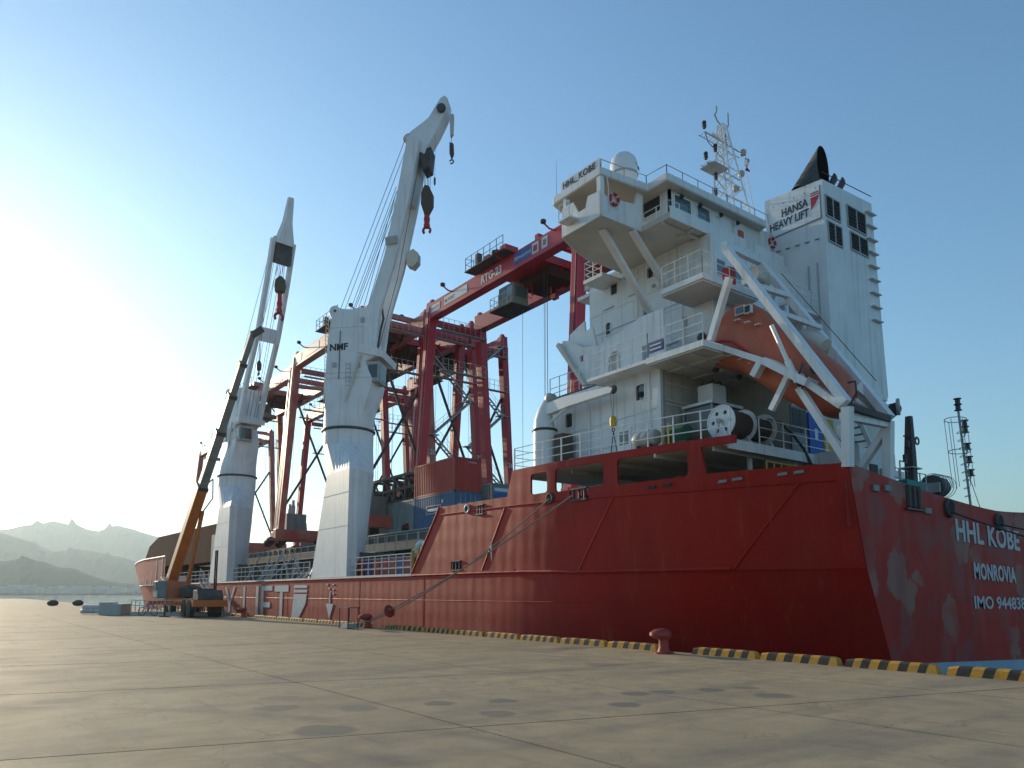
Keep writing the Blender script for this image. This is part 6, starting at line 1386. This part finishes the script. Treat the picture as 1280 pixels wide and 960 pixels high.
o=MB().lathe([(.05,0),(.16,.1),(.18,.5),(.08,.75)],(16.02,51.2,17.1),10).build('hook_block','dark',mc_,True); MB().torus((16.02,51.2,16.92),.13,.045,(1,0,0),12,5,PI*.7,PI*2.3).build('hook','dark',o)
for x,y in((12.2,57.6),(16.2,57.6),(12.2,63.2),(16.2,63.2)):
    o=MB().bar((14.3,y,.95),(x,y,.95),.25,.25).build('outrigger','craneor',mc_); MB().lathe([(.35,0),(.35,.06),(.07,.08),(.07,.9)],(x,y,.01),12).build('foot','dark',o)

# ------------------------------------------------------------ things standing on the quay
bf=thing('gangway_rack',(12.9,60.9,0),'low grey steel gangway section lying on the quay before the mobile crane','gangway')
A=Vector((10.9,62.6,0));B=Vector((16.2,56.6,0)); D=(B-A)
o=MB(); o.bar(A+Vector((0,0,.14)),B+Vector((0,0,.14)),.1,.28); o.bar(A+Vector((.9,.8,.14)),B+Vector((.5,.8,.14)),.1,.28); o.build('side_beam','lgrey',bf)
o=MB(); 
for z in(.75,1.15): o.bar(A+Vector((0,0,z)),B+Vector((0,0,z)),.04,.05)
o.build('hand_rail','lettwhite',bf)
for k in range(23): p=A+D*(k/22); MB().bar(p+Vector((0,0,.28)),p+Vector((0,0,1.15)),.05,.05).build('upright','lgrey',bf)
o=MB()
for k in range(16): p=A+D*(k/15); o.bar(p+Vector((.0,.05,.2)),p+Vector((.6,.75,.2)),.08,.04)
o.build('tread','grey',bf)
# bicycle leaning on the rack
bk=thing('bicycle',(11.9,61.1,0),'dark bicycle leaning against the left end of the grey gangway section','bicycle')
dv=D.normalized(); q0=Vector((11.4,61.2,0)); 
for s_ in(0,1.05): MB().torus(q0+dv*s_+Vector((0,0,.33)),.31,.025,(-dv.y,dv.x,0),18,5).build('wheel','black',bk)
o=MB(); f=[q0+dv*0+Vector((0,0,.33)),q0+dv*.45+Vector((0,0,.3)),q0+dv*.35+Vector((0,0,.8)),q0+dv*.9+Vector((0,0,.85)),q0+dv*1.05+Vector((0,0,.33))]
for a,b_ in((0,1),(1,2),(2,3),(3,4),(1,3),(0,2)): o.tube(f[a],f[b_],.02,5)
o.build('frame','navy',bk); MB().box(q0+dv*.33+Vector((0,0,.88)),(.1,.25,.06)).build('saddle','black',bk); MB().bar(q0+dv*.9+Vector((-.2,-.15,.98)),q0+dv*.9+Vector((.2,.15,.98)),.03,.03).build('handlebar','dark',bk)
t=thing('white_bags',(8.95,67.9,0),'pile of white bags on the quay left of the grey crate','bags')
for k,(x,y,z) in enumerate(((8.5,68.0,.2),(9.0,67.8,.2),(9.4,67.5,.2),(8.8,68.3,.52),(9.2,68.0,.5))): MB().box((x,y,z+.05),(.55,.8,.34),.3*k).build('bag','lettwhite',t,bevel=.12)
t=thing('quay_crate',(10.2,64.6,0),'grey-blue steel crate with sloping lid on the quay left of the gangway section','crate')
MB().box((10.2,64.6,.4),(1.6,1.4,.8),-.7).build('body','lgrey',t,bevel=.04); MB().box((10.25,64.55,.83),(1.6,1.4,.06),-.7).build('lid','lettwhite',t); MB().box((9.75,65.05,.5),(.8,1.2,.95),-.7).build('side_bin','lgrey',t,bevel=.03)
t=thing('quay_stand',(15.9,35.8,0),'small dark steel stand with a flat top next to the roped bollard','stand'); m_=MB()
for x,y in((15.1,33.2),(15.6,33.2),(15.1,34.2),(15.6,34.2)): m_.tube((x,y,0),(x,y,1.0),.025,5)
m_.bb((15.05,33.1,.98),(15.65,34.3,1.02)); m_.build('frame','dark',t); MB().bb((15.1,33.3,.03),(15.6,34.1,.25)).build('box','lgrey',t)
# accommodation ladder from the deck down to the quay
t=thing('gangway_ladder',(17.3,63,0),'pale accommodation ladder leaning from the ship rail to the quay beside the white letters','gangway')
o=MB(); 
for x in(17.15,17.75): o.bar((x,62.4,.1),(x,68.2,2.7),.06,.22,(1,0,0))
o.build('stringer','lgrey',t); o=MB()
for k in range(16): o.box((17.45,62.6+.36*k,.25+.163*k),(.56,.22,.03))
o.build('tread','grey',t); m_,b_=railing([(17.12,62.4,.2),(17.12,68.2,2.8)],1.0,2,1.0,.022); m_.add(b_.v,b_.f); m_.build('hand_rail','lettwhite',t)
t=thing('gangway_mast',(17.1,64.2,0),'rusty tall gangway post with rungs standing at the ship side','post'); m_=MB()
for y in(64.0,64.5): m_.bar((17.35,y,0),(17.35,y,5.2),.1,.1)
for k in range(12): m_.bar((17.35,64,.4+.4*k),(17.35,64.5,.4+.4*k),.05,.05)
m_.build('ladder_frame','bowbrown',t)

# ------------------------------------------------------------ mooring ropes
def catenary(a,b_,sag,n=24):
    a=Vector(a);b_=Vector(b_); return [a.lerp(b_,i/n)+Vector((0,0,-4*sag*(i/n)*(1-i/n))) for i in range(n+1)]
def twisted(name,a,b_,sag,r,label,m='rope'):
    t=thing(name,a,label,'mooring rope','mooring ropes of the ship'); MB().path(catenary(a,b_,sag),r,7).build('rope',m,t,True); return t
twisted('mooring_rope',(16.3,33.3,.42),(18.15,20.6,5.28),.25,.032,'upper thick mooring rope from the roped bollard to the roller chock in the bulwark')
twisted('mooring_rope',(16.35,33.25,.36),(18.2,22.0,5.3),.45,.028,'lower mooring rope from the roped bollard to the round fairlead in the bulwark')
twisted('mooring_rope',(26.95,11.2,4.4),(14.2,-6.0,.05),.7,.03,'dark mooring rope leading right from the transom ring fairlead','soot')
twisted('mooring_rope',(30.9,11.2,4.2),(16.2,-9.0,.05),.5,.03,'second dark mooring rope leaving the right-hand transom fairlead','soot')
t=thing('rope_eye',(16.25,33.5,.3),'looped end of the mooring rope round the neck of the roped bollard','rope'); MB().torus((16.25,33.5,.33),.19,.04,(0,0,1),20,7).build('loop','rope',t,True)
t=thing('rope_guard',(16.5,31.9,.8),'dark red disc-shaped rat guard on the mooring rope near the roped bollard','rat guard')
MB().lathe([(.03,0),(.30,.02),(.30,.06),(.03,.1)],(16.52,31.85,.83),18,(.12,-.93,.33)).build('disc','bollard',t,True); MB().lathe([(.12,0),(.12,.5)],(16.5,32.0,.78),12,(.12,-.93,.33)).build('sleeve','bollard',t,True)
t=thing('cloth_strip',(17.5,24.9,3.4),'pale rag tied round the mooring rope in front of the red hull','rag')
vs=[]
for k in range(7):
    for j in(-1,0,1): vs.append((17.5+.02*math.sin(k),24.9+.05*j*(1.3-k*.12)+.05*math.sin(k*.9),3.75-.13*k+.03*abs(j)))
MB().add(vs,[(k*3+j,k*3+j+1,(k+1)*3+j+1,(k+1)*3+j) for k in range(6) for j in range(2)]).build('cloth','cream',t)

# fenders between hull and quay
for i,y in enumerate((14.9,21.5,28,41,47.5)):
    t=thing('quay_fender',(17.2,y,-.3),['black rubber fender behind the lone bollard on the quay wall','black rubber fender on the quay wall midway to the roped bollard','black rubber fender on the quay wall near the roped bollard','black rubber fender on the quay wall beyond the roped bollard','farthest black rubber fender on the quay wall'][i],'fender','rubber fenders on the quay wall')
    MB().prism([(-.9,-.9),(.9,-.9),(.9,-.05),(-.9,-.05)],lambda u,v,tt,y=y:(tt,y+u,v),17.01,17.35).build('block','black',t,bevel=.05)

# ------------------------------------------------------------ haze: one closed box of even thin air
hm=bpy.data.materials.new('haze_air'); hm.use_nodes=True; nt=hm.node_tree
for n_ in list(nt.nodes):
    if n_.type!='OUTPUT_MATERIAL': nt.nodes.remove(n_)
pv=nt.nodes.new('ShaderNodeVolumePrincipled'); pv.inputs['Color'].default_value=(.66,.83,.96,1); pv.inputs['Density'].default_value=.00016; pv.inputs['Anisotropy'].default_value=.55
nt.links.new(pv.outputs[0],[n_ for n_ in nt.nodes if n_.type=='OUTPUT_MATERIAL'][0].inputs['Volume'])
hz=MB().bb((-9100,-9100,-12),(9100,9100,430)).build('haze',hm); hz['kind']='stuff'; hz['label']='thin pale sea haze over the harbour'
